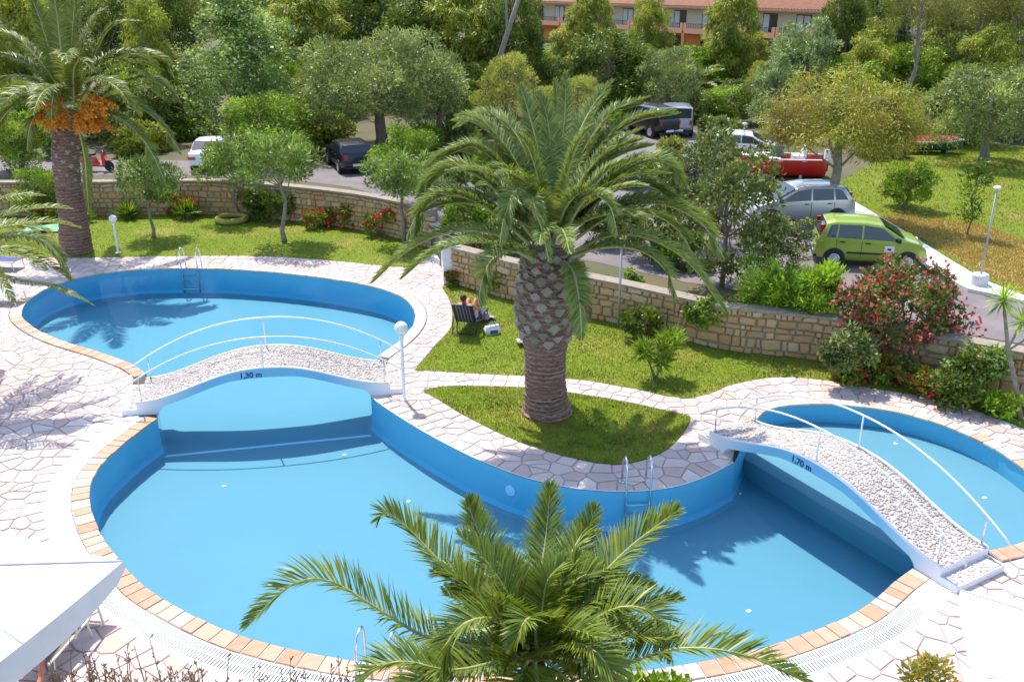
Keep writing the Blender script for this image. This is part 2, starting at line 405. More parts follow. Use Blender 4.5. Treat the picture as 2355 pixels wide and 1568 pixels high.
# coping tiles: one object each
def arc_pts(nm, dist, step):
    i0, i1 = bounds[nm]; return resample([outline[i] + nrm[i] * dist for i in range(i0, i1 + 1)], step, closed=False)
def coping(nm, step, matkey):
    inner = arc_pts(nm, 0.0, 0.05); Ls = [0.0]
    i0, i1 = bounds[nm]
    pts = [outline[i] for i in range(i0, i1 + 1)]; nn = [nrm[i] for i in range(i0, i1 + 1)]
    cum = np.concatenate([[0], np.cumsum([np.linalg.norm(pts[i + 1] - pts[i]) for i in range(len(pts) - 1)])])
    def at(s):
        j = min(int(np.searchsorted(cum, s)), len(pts) - 1); j = max(j, 1); t = (s - cum[j - 1]) / max(cum[j] - cum[j - 1], 1e-9); t = min(max(t, 0), 1)
        n = nn[j - 1] * (1 - t) + nn[j] * t
        return pts[j - 1] * (1 - t) + pts[j] * t, n / np.linalg.norm(n)
    s = 0.0
    while s < cum[-1] - 0.05:
        w = step * random.uniform(0.75, 1.25); e = min(s + w, cum[-1])
        (p0, n0), (p1, n1) = at(s + 0.009), at(e - 0.009)
        ov = random.uniform(0.015, 0.03); dp = COPE + random.uniform(-0.015, 0.01); zt = 0.030 + random.uniform(-0.004, 0.006)
        q = [p0 - n0 * ov, p1 - n1 * ov, p1 + n1 * dp, p0 + n0 * dp]
        c = sum(q) / 4; q = [v - c for v in q]
        m = MB(); b = 0.010
        ins = [v * (1 - b / max(np.linalg.norm(v), .05)) for v in q]
        m.add([(v[0], v[1], -0.02) for v in q] + [(v[0], v[1], zt - b) for v in q] + [(v[0], v[1], zt) for v in ins],
              [(0, 1, 5, 4), (1, 2, 6, 5), (2, 3, 7, 6), (3, 0, 4, 7), (4, 5, 9, 8), (5, 6, 10, 9), (6, 7, 11, 10), (7, 4, 8, 11), (8, 9, 10, 11)])
        k = matkey(s / cum[-1])
        m.build('coping_tile', M_[k], pool, loc=(c[0], c[1], 0))
        s = e
coping('A', 0.36, lambda t: 'coping' if t < 0.27 and random.random() < 0.6 else 'coping_pale')
coping('E', 0.34, lambda t: 'coping' if t > 0.75 else 'coping_pale')
coping('G', 0.30, lambda t: 'coping')
# the mortar bed under coping and a plaster lip on the palm side
for nm, d in (('A', COPE), ('E', COPE), ('G', COPE), ('C', 0.05)):
    i0, i1 = bounds[nm]; strip_quads(i0, i1, 0.0, d, 0.010 if nm != 'C' else 0.024).build('coping_bed' if nm != 'C' else 'pool_lip', M_['lip'], pool, fixn=False)
# overflow channel with its grating along the near side
i0, i1 = bounds['G']
strip_quads(i0, i1, COPE + 0.01, COPE + GRATE + 0.07, -0.035).build('drain_channel', M_['channel'], pool, fixn=False)
strip_quads(i0, i1, COPE + GRATE + 0.004, COPE + GRATE + 0.085, 0.006).build('channel_rim', M_['lip'], pool, fixn=False)
o_in = arc_pts('G', COPE + 0.02, 0.056); o_out = arc_pts('G', COPE + GRATE, 0.056)
# same number of slats on both rims
nsl = len(o_in); o_out = resample([outline[i] + nrm[i] * (COPE + GRATE) for i in range(i0, i1 + 1)], 1e9, closed=False)
P0 = [outline[i] for i in range(i0, i1 + 1)]; N0 = [nrm[i] for i in range(i0, i1 + 1)]
mb = MB(); cum = np.concatenate([[0], np.cumsum([np.linalg.norm(P0[i + 1] - P0[i]) for i in range(len(P0) - 1)])])
s = 0.03
while s < cum[-1] - 0.03:
    j = max(1, int(np.searchsorted(cum, s))); t = (s - cum[j - 1]) / (cum[j] - cum[j - 1]); p = P0[j - 1] * (1 - t) + P0[j] * t; n = N0[j - 1] * (1 - t) + N0[j] * t
    n /= np.linalg.norm(n); a = p + n * (COPE + 0.02); b = p + n * (COPE + GRATE); c = (a + b) / 2
    mb.box((c[0], c[1], 0.008), (GRATE - 0.02, 0.034, 0.02), math.atan2(n[1], n[0])); s += 0.056
for d in (COPE + 0.03, COPE + GRATE * 0.5, COPE + GRATE - 0.01):
    for i in range(i0, i1):
        a = outline[i] + nrm[i] * d; b = outline[i + 1] + nrm[i + 1] * d; c = (a + b) / 2; e = b - a
        mb.box((c[0], c[1], 0.004), (np.linalg.norm(e) * 1.05, 0.03, 0.018), math.atan2(e[1], e[0]))
g = mb.build('drain_grating', M_['grate'], pool, fixn=False); g['kind'] = 'stuff'
# a pale line painted across the floor at the neck, and floor inlets
a, b = W(372, 1050, POOL_Z), W(885, 998, POOL_Z); d = (b - a).normalized(); c = (a + b) / 2
MB().box((c.x, c.y, POOL_Z + 0.004), ((b - a).length, 0.10, 0.006), math.atan2(d.y, d.x)).build('floor_line', M_['basin_line'], pool)
for x, y in ((515,1118),(622,1345),(792,1046),(940,1153),(1700,1135),(1620,1270),(1722,1405),(1415,1470),(2060,1020),(2265,1145),(178,792)):
    zf_ = -0.5 if x > 2000 and y < 1200 else POOL_Z; p = W(x, y, zf_); MB().lathe([(0.001, 0.0), (0.055, 0.0), (0.05, 0.012), (0.02, 0.02)], (0, 0, 0), 12).build('floor_inlet', M_['white'] if x != 178 else M_['channel'], pool, loc=(p.x, p.y, zf_ + 0.002))
# round wall lamp under the palm bank
p = WY(1178, 1115, 0)  # placeholder direction only
ip = min(range(*bounds['C']), key=lambda i: abs(proj((*outline[i], -0.5))[0] - 1175))
lp = outline[ip]; ln = nrm[ip]
mb = MB(); mb.lathe([(0.001, 0), (0.13, 0), (0.12, 0.02), (0.001, 0.03)], (0, 0, 0), 16)
mb.build('wall_lamp', M_['basin_line'], pool, loc=(lp[0] - ln[0] * 0.005, lp[1] - ln[1] * 0.005, -0.42), rot=(math.pi / 2, 0, math.atan2(-ln[1], -ln[0]) + math.pi / 2))

# ================================================================ GROUND, LAWNS, PAVING
isl_px = [(975,899),(1032,889),(1120,889),(1218,893),(1305,903),(1418,921),(1500,938),(1570,953),(1588,962),(1575,990),(1545,1025),(1510,1047),(1460,1063),(1400,1068),(1300,1050),(1200,1018),(1120,982),(1050,945),(1005,917)]
island = [tuple(p) for p in catmull(w2(isl_px), 4, True)]
lawn_back_front = [(-420,606),(0,592),(170,594),(400,590),(600,590),(760,600),(880,612),(945,614),(975,598),(988,580)]
lawn_mid_front = [(1018,663),(1034,690),(1040,720),(1036,757),(998,799),(953,852),(1090,859),(1225,866),(1330,873),(1450,893),(1570,916),(1630,906),(1680,886),(1757,871),(1823,868),(1903,876),(2003,893),(2120,912),(2203,933),(2303,966),(2400,1005)]
wallL_px = [(-420,500),(0,498),(200,497),(350,495),(500,494),(650,506),(800,525),(905,546),(990,572)]
wallR_px = [(1030,650),(1200,697),(1375,735),(1480,760),(1570,783),(1670,806),(1770,818),(1863,828),(2000,852),(2150,882),(2337,922),(2560,970)]
wallL = [tuple(p) for p in catmull(w2(wallL_px), 5)]; wallR = [tuple(p) for p in catmull(w2(wallR_px), 5)]
lbf = w2(lawn_back_front)[:1] + [tuple(p) for p in catmull(w2(lawn_back_front), 4)][1:]
lmf = [tuple(p) for p in catmull(w2(lawn_mid_front[:6]), 4)] + [tuple(p) for p in catmull(w2(lawn_mid_front[5:]), 4)][1:]
deck_outer = [(-22, 8.0)] + lbf + [tuple(W(1030, 600)[:2]), tuple(W(1028, 645)[:2])] + lmf + [(20, lmf[-1][1] - 1), (20, 8.0)]
pool_hole = [tuple(p) for p in outline]
xr, xl = 70, -70
low_outer = [(xl, -8), (xl, wallL[0][1])] + wallL + wallR + [(xr, wallR[-1][1]), (xr, -8)]
sheet('ground', [low_outer, [tuple(outline[i] + nrm[i] * 0.02) for i in range(NO)]], -0.012, M_['soil'])
deck = sheet('paved_deck', [deck_outer, [tuple(p) for p in deck_edge], island], -0.002, M_['mortar'])
# crazy paving: every stone is a cell of its own
def in_deck(P): return pip(P, deck_outer) & ~pip(P, deck_edge) & ~pip(P, island)
seeds, keep = [], []
def border(poly, closed, inside_sign, step=0.40, off=0.17):
    pts = resample(poly, step, closed); n = len(pts)
    for i in range(n):
        a, b = pts[(i - 1) % n] if closed or i else pts[i], pts[(i + 1) % n] if closed or i < n - 1 else pts[i]
        d = b - a; L = np.linalg.norm(d)
        if L < 1e-6: continue
        d /= L; nn = np.array((-d[1], d[0])); o = off * random.uniform(0.8, 1.25)
        q = pts[i] + d * random.uniform(-.1, .1)
        for sg in (1, -1):
            seeds.append(q + nn * o * sg)
border([tuple(p) for p in deck_edge], True, 1); border(island, True, 1); border(deck_outer[1:-1], False, 1)
nb = len(seeds)
g = 0.40; pts = []
for ix in range(int(-21 / g), int(19 / g)):
    for iy in range(int(8.6 / g), int(36 / g)):
        pts.append(((ix + (0.5 if iy % 2 else 0) + random.uniform(-.55, .55)) * g, (iy + random.uniform(-.55, .55)) * g))
pts = np.array(pts); ok = in_deck(pts)
for poly in ([tuple(p) for p in deck_edge], island, deck_outer): ok &= dist_poly(pts, poly) > 0.33
seeds = np.array(list(seeds) + list(pts[ok]))
keepm = in_deck(seeds)
grid = {}
CS = 0.6
for i, s in enumerate(seeds): grid.setdefault((int(s[0] // CS), int(s[1] // CS)), []).append(i)
def clip(poly, nx, ny, d):
    out = []; n = len(poly)
    for i in range(n):
        a, b = poly[i], poly[(i + 1) % n]; da = a[0] * nx + a[1] * ny - d; db = b[0] * nx + b[1] * ny - d
        if da <= 0: out.append(a)
        if (da < 0 < db) or (db < 0 < da):
            t = da / (da - db); out.append((a[0] + (b[0] - a[0]) * t, a[1] + (b[1] - a[1]) * t))
    return out
cells = []
for i, s in enumerate(seeds):
    if not keepm[i] or s[1] < 8.7 or abs(s[0]) > 21: continue
    cx, cy = int(s[0] // CS), int(s[1] // CS); poly = [(-.6, -.6), (.6, -.6), (.6, .6), (-.6, .6)]
    for gx in range(cx - 2, cx + 3):
        for gy in range(cy - 2, cy + 3):
            for j in grid.get((gx, gy), ()):
                if j == i: continue
                dx, dy = seeds[j][0] - s[0], seeds[j][1] - s[1]; L = math.hypot(dx, dy)
                if L < 1e-5 or L > 1.25: continue
                poly = clip(poly, dx / L, dy / L, L / 2 - random.uniform(.012, .021))
                if len(poly) < 3: break
            if len(poly) < 3: break
        if len(poly) < 3: break
    if len(poly) < 3 or abs(area(poly)) < 0.008: continue
    # drop slivers
    q = [poly[k] for k in range(len(poly)) if math.hypot(poly[k][0] - poly[k - 1][0], poly[k][1] - poly[k - 1][1]) > 0.025]
    if len(q) < 3: continue
    px, py, sc = proj((s[0], s[1], 0)); vis = -60 < px < 2415 and py < 1640
    cells.append((abs(area(q)) * sc * sc if vis else 0, s, q))
def stone_mesh(m, q, ox, oy, zt):
    n = len(q); b = 0.012
    r = [(x * (1 - b / max(math.hypot(x, y), .05)), y * (1 - b / max(math.hypot(x, y), .05))) for x, y in q]
    tx, ty = random.uniform(-.008, .008), random.uniform(-.008, .008)
    m.add([(ox + x, oy + y, -0.001) for x, y in q] + [(ox + x, oy + y, zt - 0.007 + tx * x + ty * y) for x, y in q] + [(ox + x, oy + y, zt + tx * x + ty * y) for x, y in r],
          [(i, (i + 1) % n, n + (i + 1) % n, n + i) for i in range(n)] + [(n + i, n + (i + 1) % n, 2 * n + (i + 1) % n, 2 * n + i) for i in range(n)] + [tuple(range(2 * n, 3 * n))])
cells.sort(key=lambda c: -c[0])
rest = MB()
for k, (a, s, q) in enumerate(cells):
    zt = 0.016 + random.uniform(-.003, .004)
    if k < 300 and a > 0:
        m = MB(); stone_mesh(m, q, 0, 0, zt); obj('paving_stone', m.mesh('paving_stone'), M_['paving'], deck, loc=(s[0], s[1], 0))
    else: stone_mesh(rest, q, s[0], s[1], zt)
o = obj('paving_stones', rest.mesh('paving_stones'), M_['paving'], deck); o['kind'] = 'stuff'

# lawns
def lawn_mat(name, g1, g2, dry, drymix=(0.56, 0.74)):
    m, nt, out = new_mat(name)
    c = ramp(nt, noise(nt, 6.0, 8), [(0.3, g1), (0.7, g2)])
    c = mixc(nt, ramp(nt, noise(nt, 0.45, 4), [(drymix[0], (0, 0, 0)), (drymix[1], (0.85, 0.85, 0.85))]), c, dry)
    b = nt.nodes.new('ShaderNodeBsdfPrincipled'); b.inputs['Roughness'].default_value = 0.9; b.inputs['Specular IOR Level'].default_value = 0.15
    nt.links.new(c, b.inputs['Base Color'])
    bp = nt.nodes.new('ShaderNodeBump'); bp.inputs['Strength'].default_value = 0.7; bp.inputs['Distance'].default_value = 0.05
    nt.links.new(noise(nt, 22, 6), bp.inputs['Height']); nt.links.new(bp.outputs[0], b.inputs['Normal'])
    nt.links.new(b.outputs[0], out.inputs[0]); return m
M_['lawn'] = lawn_mat('lawn', (0.115, 0.17, 0.014), (0.195, 0.25, 0.022), (0.29, 0.24, 0.055), (.50, .70))
M_['lawn_dry'] = lawn_mat('lawn_dry', (0.12, 0.165, 0.012), (0.19, 0.22, 0.018), (0.27, 0.19, 0.05), (0.54, 0.70))
M_['grass'] = leaf_mat('grass_blades', [(0.09, 0.155, 0.010), (0.145, 0.21, 0.015), (0.185, 0.24, 0.02), (0.215, 0.22, 0.03)], 0.35, tint=(0.29, 0.235, 0.06), nscale=0.7, clump=1.1, gain=(1.3, 1.3, 1.5))
lawn_back = lbf + list(reversed(wallL))
lawn_mid = lmf + [(lmf[-1][0] + 2, wallR[-1][1] - .4)] + list(reversed(wallR))
sheet('lawn', [lawn_back], 0.012, M_['lawn']); sheet('lawn', [lawn_mid], 0.012, M_['lawn']); sheet('lawn', [island], 0.012, M_['lawn'])
def grass(poly, n, z, h, wd):
    q = np.array([p[:2] for p in poly]); lo, hi = q.min(0), q.max(0); out = np.zeros((0, 2))
    while len(out) < n:
        P = RNG.uniform(lo, hi, (n * 2, 2)); P = P[pip(P, poly)]
        pr = np.array([proj((a, b, z))[:2] for a, b in P[:1]])
        out = np.concatenate([out, P])
    P = out[:n]
    a = RNG.uniform(0, 2 * np.pi, n); hh = h * RNG.uniform(0.5, 1.3, n); w = wd * RNG.uniform(0.7, 1.3, n)
    base = np.column_stack([P, np.full(n, z)]); sx = np.column_stack([np.cos(a), np.sin(a), np.zeros(n)]) * w[:, None]
    lean = RNG.normal(0, 0.45, (n, 2)) * hh[:, None]
    tip = base + np.column_stack([lean, hh])
    V = np.stack([base - sx, base + sx, tip], 1).reshape(-1, 3)
    return mesh_np('grass', V, [np.arange(3 * n).reshape(n, 3)])
for poly, n in ((island, 16000), (lawn_mid, 34000), ([p for p in lawn_back if True], 30000)):
    o = obj('grass', grass(poly, n, 0.012, 0.055, 0.010), M_['grass']); tag(o, 'short mown green grass blades covering the garden lawn', 'grass', 'mown grass of the garden lawns', 'stuff')

# upper terrain, road, kerb, far lawn
bk = [(p[0], p[1] + 0.12) for p in wallL]; br = [(p[0], p[1] + 0.12) for p in wallR]
up_poly = bk + br + [(xr, br[-1][1]), (900, br[-1][1]), (900, 1500), (-900, 1500), (-900, bk[0][1]), (xl, bk[0][1])]
sheet('terrain', [up_poly], UP_Z, M_['earth'])
mb = MB()                                     # earth bank closing the level step between the two walls and beyond them
for a, b in ((bk[-1], br[0]), ((xl, bk[0][1]), bk[0]), (br[-1], (xr, br[-1][1]))):
    mb.add([(a[0], a[1], -0.1), (b[0], b[1], -0.1), (b[0], b[1], UP_Z), (a[0], a[1], UP_Z)], [(0, 1, 2, 3)])
o = mb.build('bank', M_['earth'], fixn=False); tag(o, kind='structure')
def wu(pts): return [tuple(W(x, y, UP_Z)[:2]) for x, y in pts]
road_px = [(2500,815),(2237,772),(2000,722),(1863,700),(1700,668),(1570,648),(1375,604),(1200,575),(1030,548),(905,458),(800,430),(650,412),(350,402),(0,404),(-420,406),
           (-420,372),(0,372),(350,368),(650,376),(800,384),(905,405),(1030,425),(1150,420),(1300,372),(1395,322),(1450,298),(1600,300),(1640,330),(1700,368),(1800,420),(1900,458),(1950,492),(2040,560),(2130,622),(2225,672),(2355,700),(2500,725)]
road = wu(road_px)
# keep the road behind the walls
sheet('road', [road], UP_Z + 0.008, M_['asphalt'])
kerb_in = wu([(1890,452),(1950,492),(2040,560),(2130,622),(2225,672),(2355,700),(2500,725)])
kerb_out = wu([(1925,448),(1985,482),(2085,542),(2180,602),(2262,652),(2360,690),(2500,714)])
mb = MB(); n = len(kerb_in)
for i in range(n - 1):
    a, b, c, d = kerb_in[i], kerb_in[i + 1], kerb_out[i + 1], kerb_out[i]
    mb.add([(*p, UP_Z) for p in (a, b, c, d)] + [(*p, UP_Z + 0.12) for p in (a, b, c, d)], [(4, 5, 6, 7), (0, 1, 5, 4), (2, 3, 7, 6), (3, 0, 4, 7), (1, 2, 6, 5)])
o = mb.build('kerb', M_['concrete']); tag(o, kind='structure')
far_lawn = wu([(1925,447),(1985,481),(2085,541),(2180,601),(2262,651),(2360,689),(2500,713),(2900,760),(2900,400),(2500,345),(2300,335),(2150,335),(2060,352),(1990,385),(1930,420)])
sheet('lawn', [far_lawn], UP_Z + 0.02, M_['lawn_dry'])
o = obj('grass', grass(far_lawn, 30000, UP_Z + 0.02, 0.09, 0.016), M_['grass']); tag(o, 'rougher grass on the far lawn beyond the kerb', 'grass', kind='stuff')
dp = [tuple(p) for p in catmull(wu([(2015,508),(2080,497),(2160,505),(2245,515),(2330,545),(2420,590),(2430,650),(2360,672),(2275,640),(2185,588),(2090,536)]), 5, True)]
c_ = np.mean(np.array(dp), 0); dp = [tuple(c_ + (np.array(p) - c_) * random.uniform(.93, 1.04)) for p in dp]
M_['dry_grass'] = leaf_mat('dry_grass_blades', [(0.46, 0.31, 0.10), (0.38, 0.25, 0.08), (0.50, 0.37, 0.13), (0.30, 0.27, 0.06)], 0.3)
sheet('dry_ground', [dp], UP_Z + 0.026, mat('dry_ground', (0.42, 0.27, 0.10), .95, col2=(0.32, 0.25, 0.06), nscale=1.6, bump=.5, bscale=14))
o = obj('dry_grass', grass(dp, 16000, UP_Z + 0.026, 0.08, 0.016), M_['dry_grass']); tag(o, 'orange-brown dried grass patch on the far lawn by the kerb', 'grass', kind='stuff')
# pale concrete strip along the top of the left wall (pavement of the car park)
ps = [(p[0], p[1] + 0.45) for p in wallL]; pe = [(p[0], p[1] + 1.35) for p in wallL]
mb = MB()
for i in range(len(ps) - 1):
    mb.add([(*ps[i], UP_Z), (*ps[i + 1], UP_Z), (*pe[i + 1], UP_Z), (*pe[i], UP_Z)] + [(*ps[i], UP_Z + .1), (*ps[i + 1], UP_Z + .1), (*pe[i + 1], UP_Z + .1), (*pe[i], UP_Z + .1)], [(4, 5, 6, 7), (0, 1, 5, 4), (2, 3, 7, 6)])
o = mb.build('pavement', M_['concrete']); tag(o, kind='structure')
# steps from the deck path up to the car park
p = W(1012, 612); st = thing('garden_steps', 'narrow garden steps rising beside the white pillar', 'steps', (p.x, p.y, 0), R(-62))
for k in range(5): MB().box((0, 0.30 * k + 0.5, 0.11 * (k + 1)), (1.7, 1.0, 0.22 * (k + 1))).build('step', M_['concrete'], st, loc=(0, 0.0, 0.001 * k))

# ================================================================ DRY STONE WALLS
random.seed(21)
def rock_variant(k):
    m = MB(); rr = random.Random(k); vs = []
    for y, f in ((0.5, 1.0), (-0.3, 1.0), (-0.5, 0.80)):
        for x, z in ((-.5, -.5), (0, -.52), (.5, -.5), (.52, 0), (.5, .5), (0, .52), (-.5, .5), (-.52, 0)):
            vs.append((x * f * rr.uniform(.86, 1.0), y * rr.uniform(.9, 1.05), z * f * rr.uniform(.86, 1.0)))
    fs = [(i + 8 * r, (i + 1) % 8 + 8 * r, (i + 1) % 8 + 8 * (r + 1), i + 8 * (r + 1)) for r in range(2) for i in range(8)] + [tuple(range(16, 24))]
    m.add(vs, fs); me = m.mesh('wall_stone', fixn=True); me.materials.append(M_['stone']); return me
rocks = [rock_variant(k) for k in range(18)]
def stone_wall(label, line, height, coping_mat, hvar=0.0):
    t = thing('stone_wall', label, 'wall', (line[len(line) // 2][0], line[len(line) // 2][1], 0))
    ox, oy = t.location[0], t.location[1]
    P = [np.array(p) for p in resample(line, 0.25, closed=False)]; n = len(P)
    N = []
    for i in range(n):
        d = P[min(i + 1, n - 1)] - P[max(i - 1, 0)]; d /= np.linalg.norm(d); N.append(np.array((-d[1], d[0])))
    core = MB()
    for i in range(n - 1):
        a, b = P[i] + N[i] * 0.03, P[i + 1] + N[i + 1] * 0.03; c, d = P[i + 1] + N[i + 1] * 0.42, P[i] + N[i] * 0.42
        q = [(p[0] - ox, p[1] - oy) for p in (a, b, c, d)]
        core.add([(*p, -0.05) for p in q] + [(*p, height - 0.02) for p in q], [(4, 5, 6, 7), (0, 1, 5, 4), (2, 3, 7, 6), (3, 0, 4, 7), (1, 2, 6, 5)])
    core.build('core', M_['stonejoint'], t, fixn=False)
    cap = MB()
    for i in range(n - 1):
        a, b = P[i] - N[i] * 0.04, P[i + 1] - N[i + 1] * 0.04; c, d = P[i + 1] + N[i + 1] * 0.46, P[i] + N[i] * 0.46
        q = [(p[0] - ox, p[1] - oy) for p in (a, b, c, d)]; z = height + 0.01
        cap.add([(*p, z - .03) for p in q] + [(*p, z + .05) for p in q], [(4, 5, 6, 7), (0, 1, 5, 4), (2, 3, 7, 6), (3, 0, 4, 7), (1, 2, 6, 5)])
    cap.build('coping', coping_mat, t, fixn=False)
    cum = np.concatenate([[0], np.cumsum([np.linalg.norm(P[i + 1] - P[i]) for i in range(n - 1)])]); tot = cum[-1]
    sl = []; z = 0.0
    while z < height - 0.06:
        h = min(random.uniform(0.12, 0.33), height - z)
        s = random.uniform(-.2, 0)
        while s < tot:
            w = random.choice((.16, .24, .3, .36, .44, .58)) * random.uniform(.85, 1.15); m = s + w / 2
            if 0 < m < tot:
                j = max(1, int(np.searchsorted(cum, m))); tt = (m - cum[j - 1]) / (cum[j] - cum[j - 1])
                p = P[j - 1] * (1 - tt) + P[j] * tt; nn = N[j - 1]
                px, py, sc = proj((p[0], p[1], z)); vis = -30 < px < 2385
                sl.append((w * h * sc * sc * vis, p, nn, w - .022, h - .022, z + h / 2))
            s += w
        z += h
    sl.sort(key=lambda x: -x[0]); V = []; Fq = []
    for k, (a, p, nn, w, h, zc) in enumerate(sl):
        dep = 0.16; pr = random.uniform(0.0, 0.035)
        loc = (p[0] - ox + nn[0] * (0.055 - pr), p[1] - oy + nn[1] * (0.055 - pr), zc); rz = math.atan2(-nn[0], nn[1])
        me = random.choice(rocks)
        if k < 300 and a > 0:
            obj('wall_stone', me, None, t, loc=loc, rot=(random.uniform(-.06, .06), random.uniform(-.13, .13), rz), scale=(w, dep, h * random.uniform(.86, 1.06)))
        else:
            co = np.array([v.co for v in me.vertices]) * (w, dep, h); c, s_ = math.cos(rz), math.sin(rz)
            n0 = sum(len(v) for v in V)
            V.append(np.column_stack([co[:, 0] * c - co[:, 1] * s_, co[:, 0] * s_ + co[:, 1] * c, co[:, 2]]) + np.array(loc))
            Fq += [tuple(i + n0 for i in pg.vertices) for pg in me.polygons]
    if V:
        me = bpy.data.meshes.new('wall_stones'); me.from_pydata(np.concatenate(V).tolist(), [], Fq); me.update()
        o = obj('wall_stones', me, M_['stone'], t); o['kind'] = 'stuff'
    return t
stone_wall('long honey-coloured stone wall behind the back lawn with oleanders before it', wallL, 1.50, M_['stonejoint'])
stone_wall('curved honey-coloured stone wall under the red hibiscus along the road', wallR, 1.28, M_['stonejoint'])
pp = W(1036, 648); t = thing('wall_pillar', 'whitewashed square pillar ending the curved stone wall', 'pillar', (pp.x, pp.y, 0), 0.2)
MB().box((0, 0, 0.66), (0.55, 0.55, 1.32)).build('shaft', M_['white'], t); MB().box((0, 0, 1.35), (0.68, 0.68, 0.09)).build('cap', M_['concrete'], t)

# ================================================================ FOOTBRIDGES
random.seed(5)
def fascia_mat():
    m, nt, out = new_mat('bridge_paint_pool_bounce')
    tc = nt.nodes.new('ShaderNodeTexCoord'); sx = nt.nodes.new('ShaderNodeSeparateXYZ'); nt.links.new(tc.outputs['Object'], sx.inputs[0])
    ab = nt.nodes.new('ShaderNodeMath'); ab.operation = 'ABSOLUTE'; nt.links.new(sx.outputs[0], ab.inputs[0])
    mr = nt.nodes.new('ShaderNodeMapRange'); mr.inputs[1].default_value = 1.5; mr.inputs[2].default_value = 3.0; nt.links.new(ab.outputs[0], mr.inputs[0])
    c = mixc(nt, mr.outputs[0], (0.22, 0.50, 0.70), (0.76, 0.76, 0.78))  # blue bounce from the pool put into the colour towards midspan
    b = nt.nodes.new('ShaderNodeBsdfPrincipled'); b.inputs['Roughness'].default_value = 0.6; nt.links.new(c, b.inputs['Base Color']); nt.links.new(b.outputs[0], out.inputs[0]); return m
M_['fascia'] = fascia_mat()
ico = bmesh.new(); bmesh.ops.create_icosphere(ico, subdivisions=1, radius=1.0)
ICO_V = np.array([v.co[:] for v in ico.verts]); ICO_F = np.array([[v.index for v in f.verts] for f in ico.faces]); ico.free()
def pebbles(pts, nrms, r):
    n = len(pts); k = len(ICO_V); a = RNG.uniform(0, 6.28, n); sc = r * RNG.uniform(.7, 1.3, (n, 1, 1)) * np.array((1.25, .85, .5))[None, None, :]
    v = ICO_V[None] * sc; ca, sa = np.cos(a)[:, None], np.sin(a)[:, None]
    v = np.stack([v[..., 0] * ca - v[..., 1] * sa, v[..., 0] * sa + v[..., 1] * ca, v[..., 2]], -1) + pts[:, None, :]
    fidx = (ICO_F[None] + (np.arange(n) * k)[:, None, None]).reshape(-1, 3)
    return mesh_np('pebbles', v.reshape(-1, 3), [fidx], smooth=True)
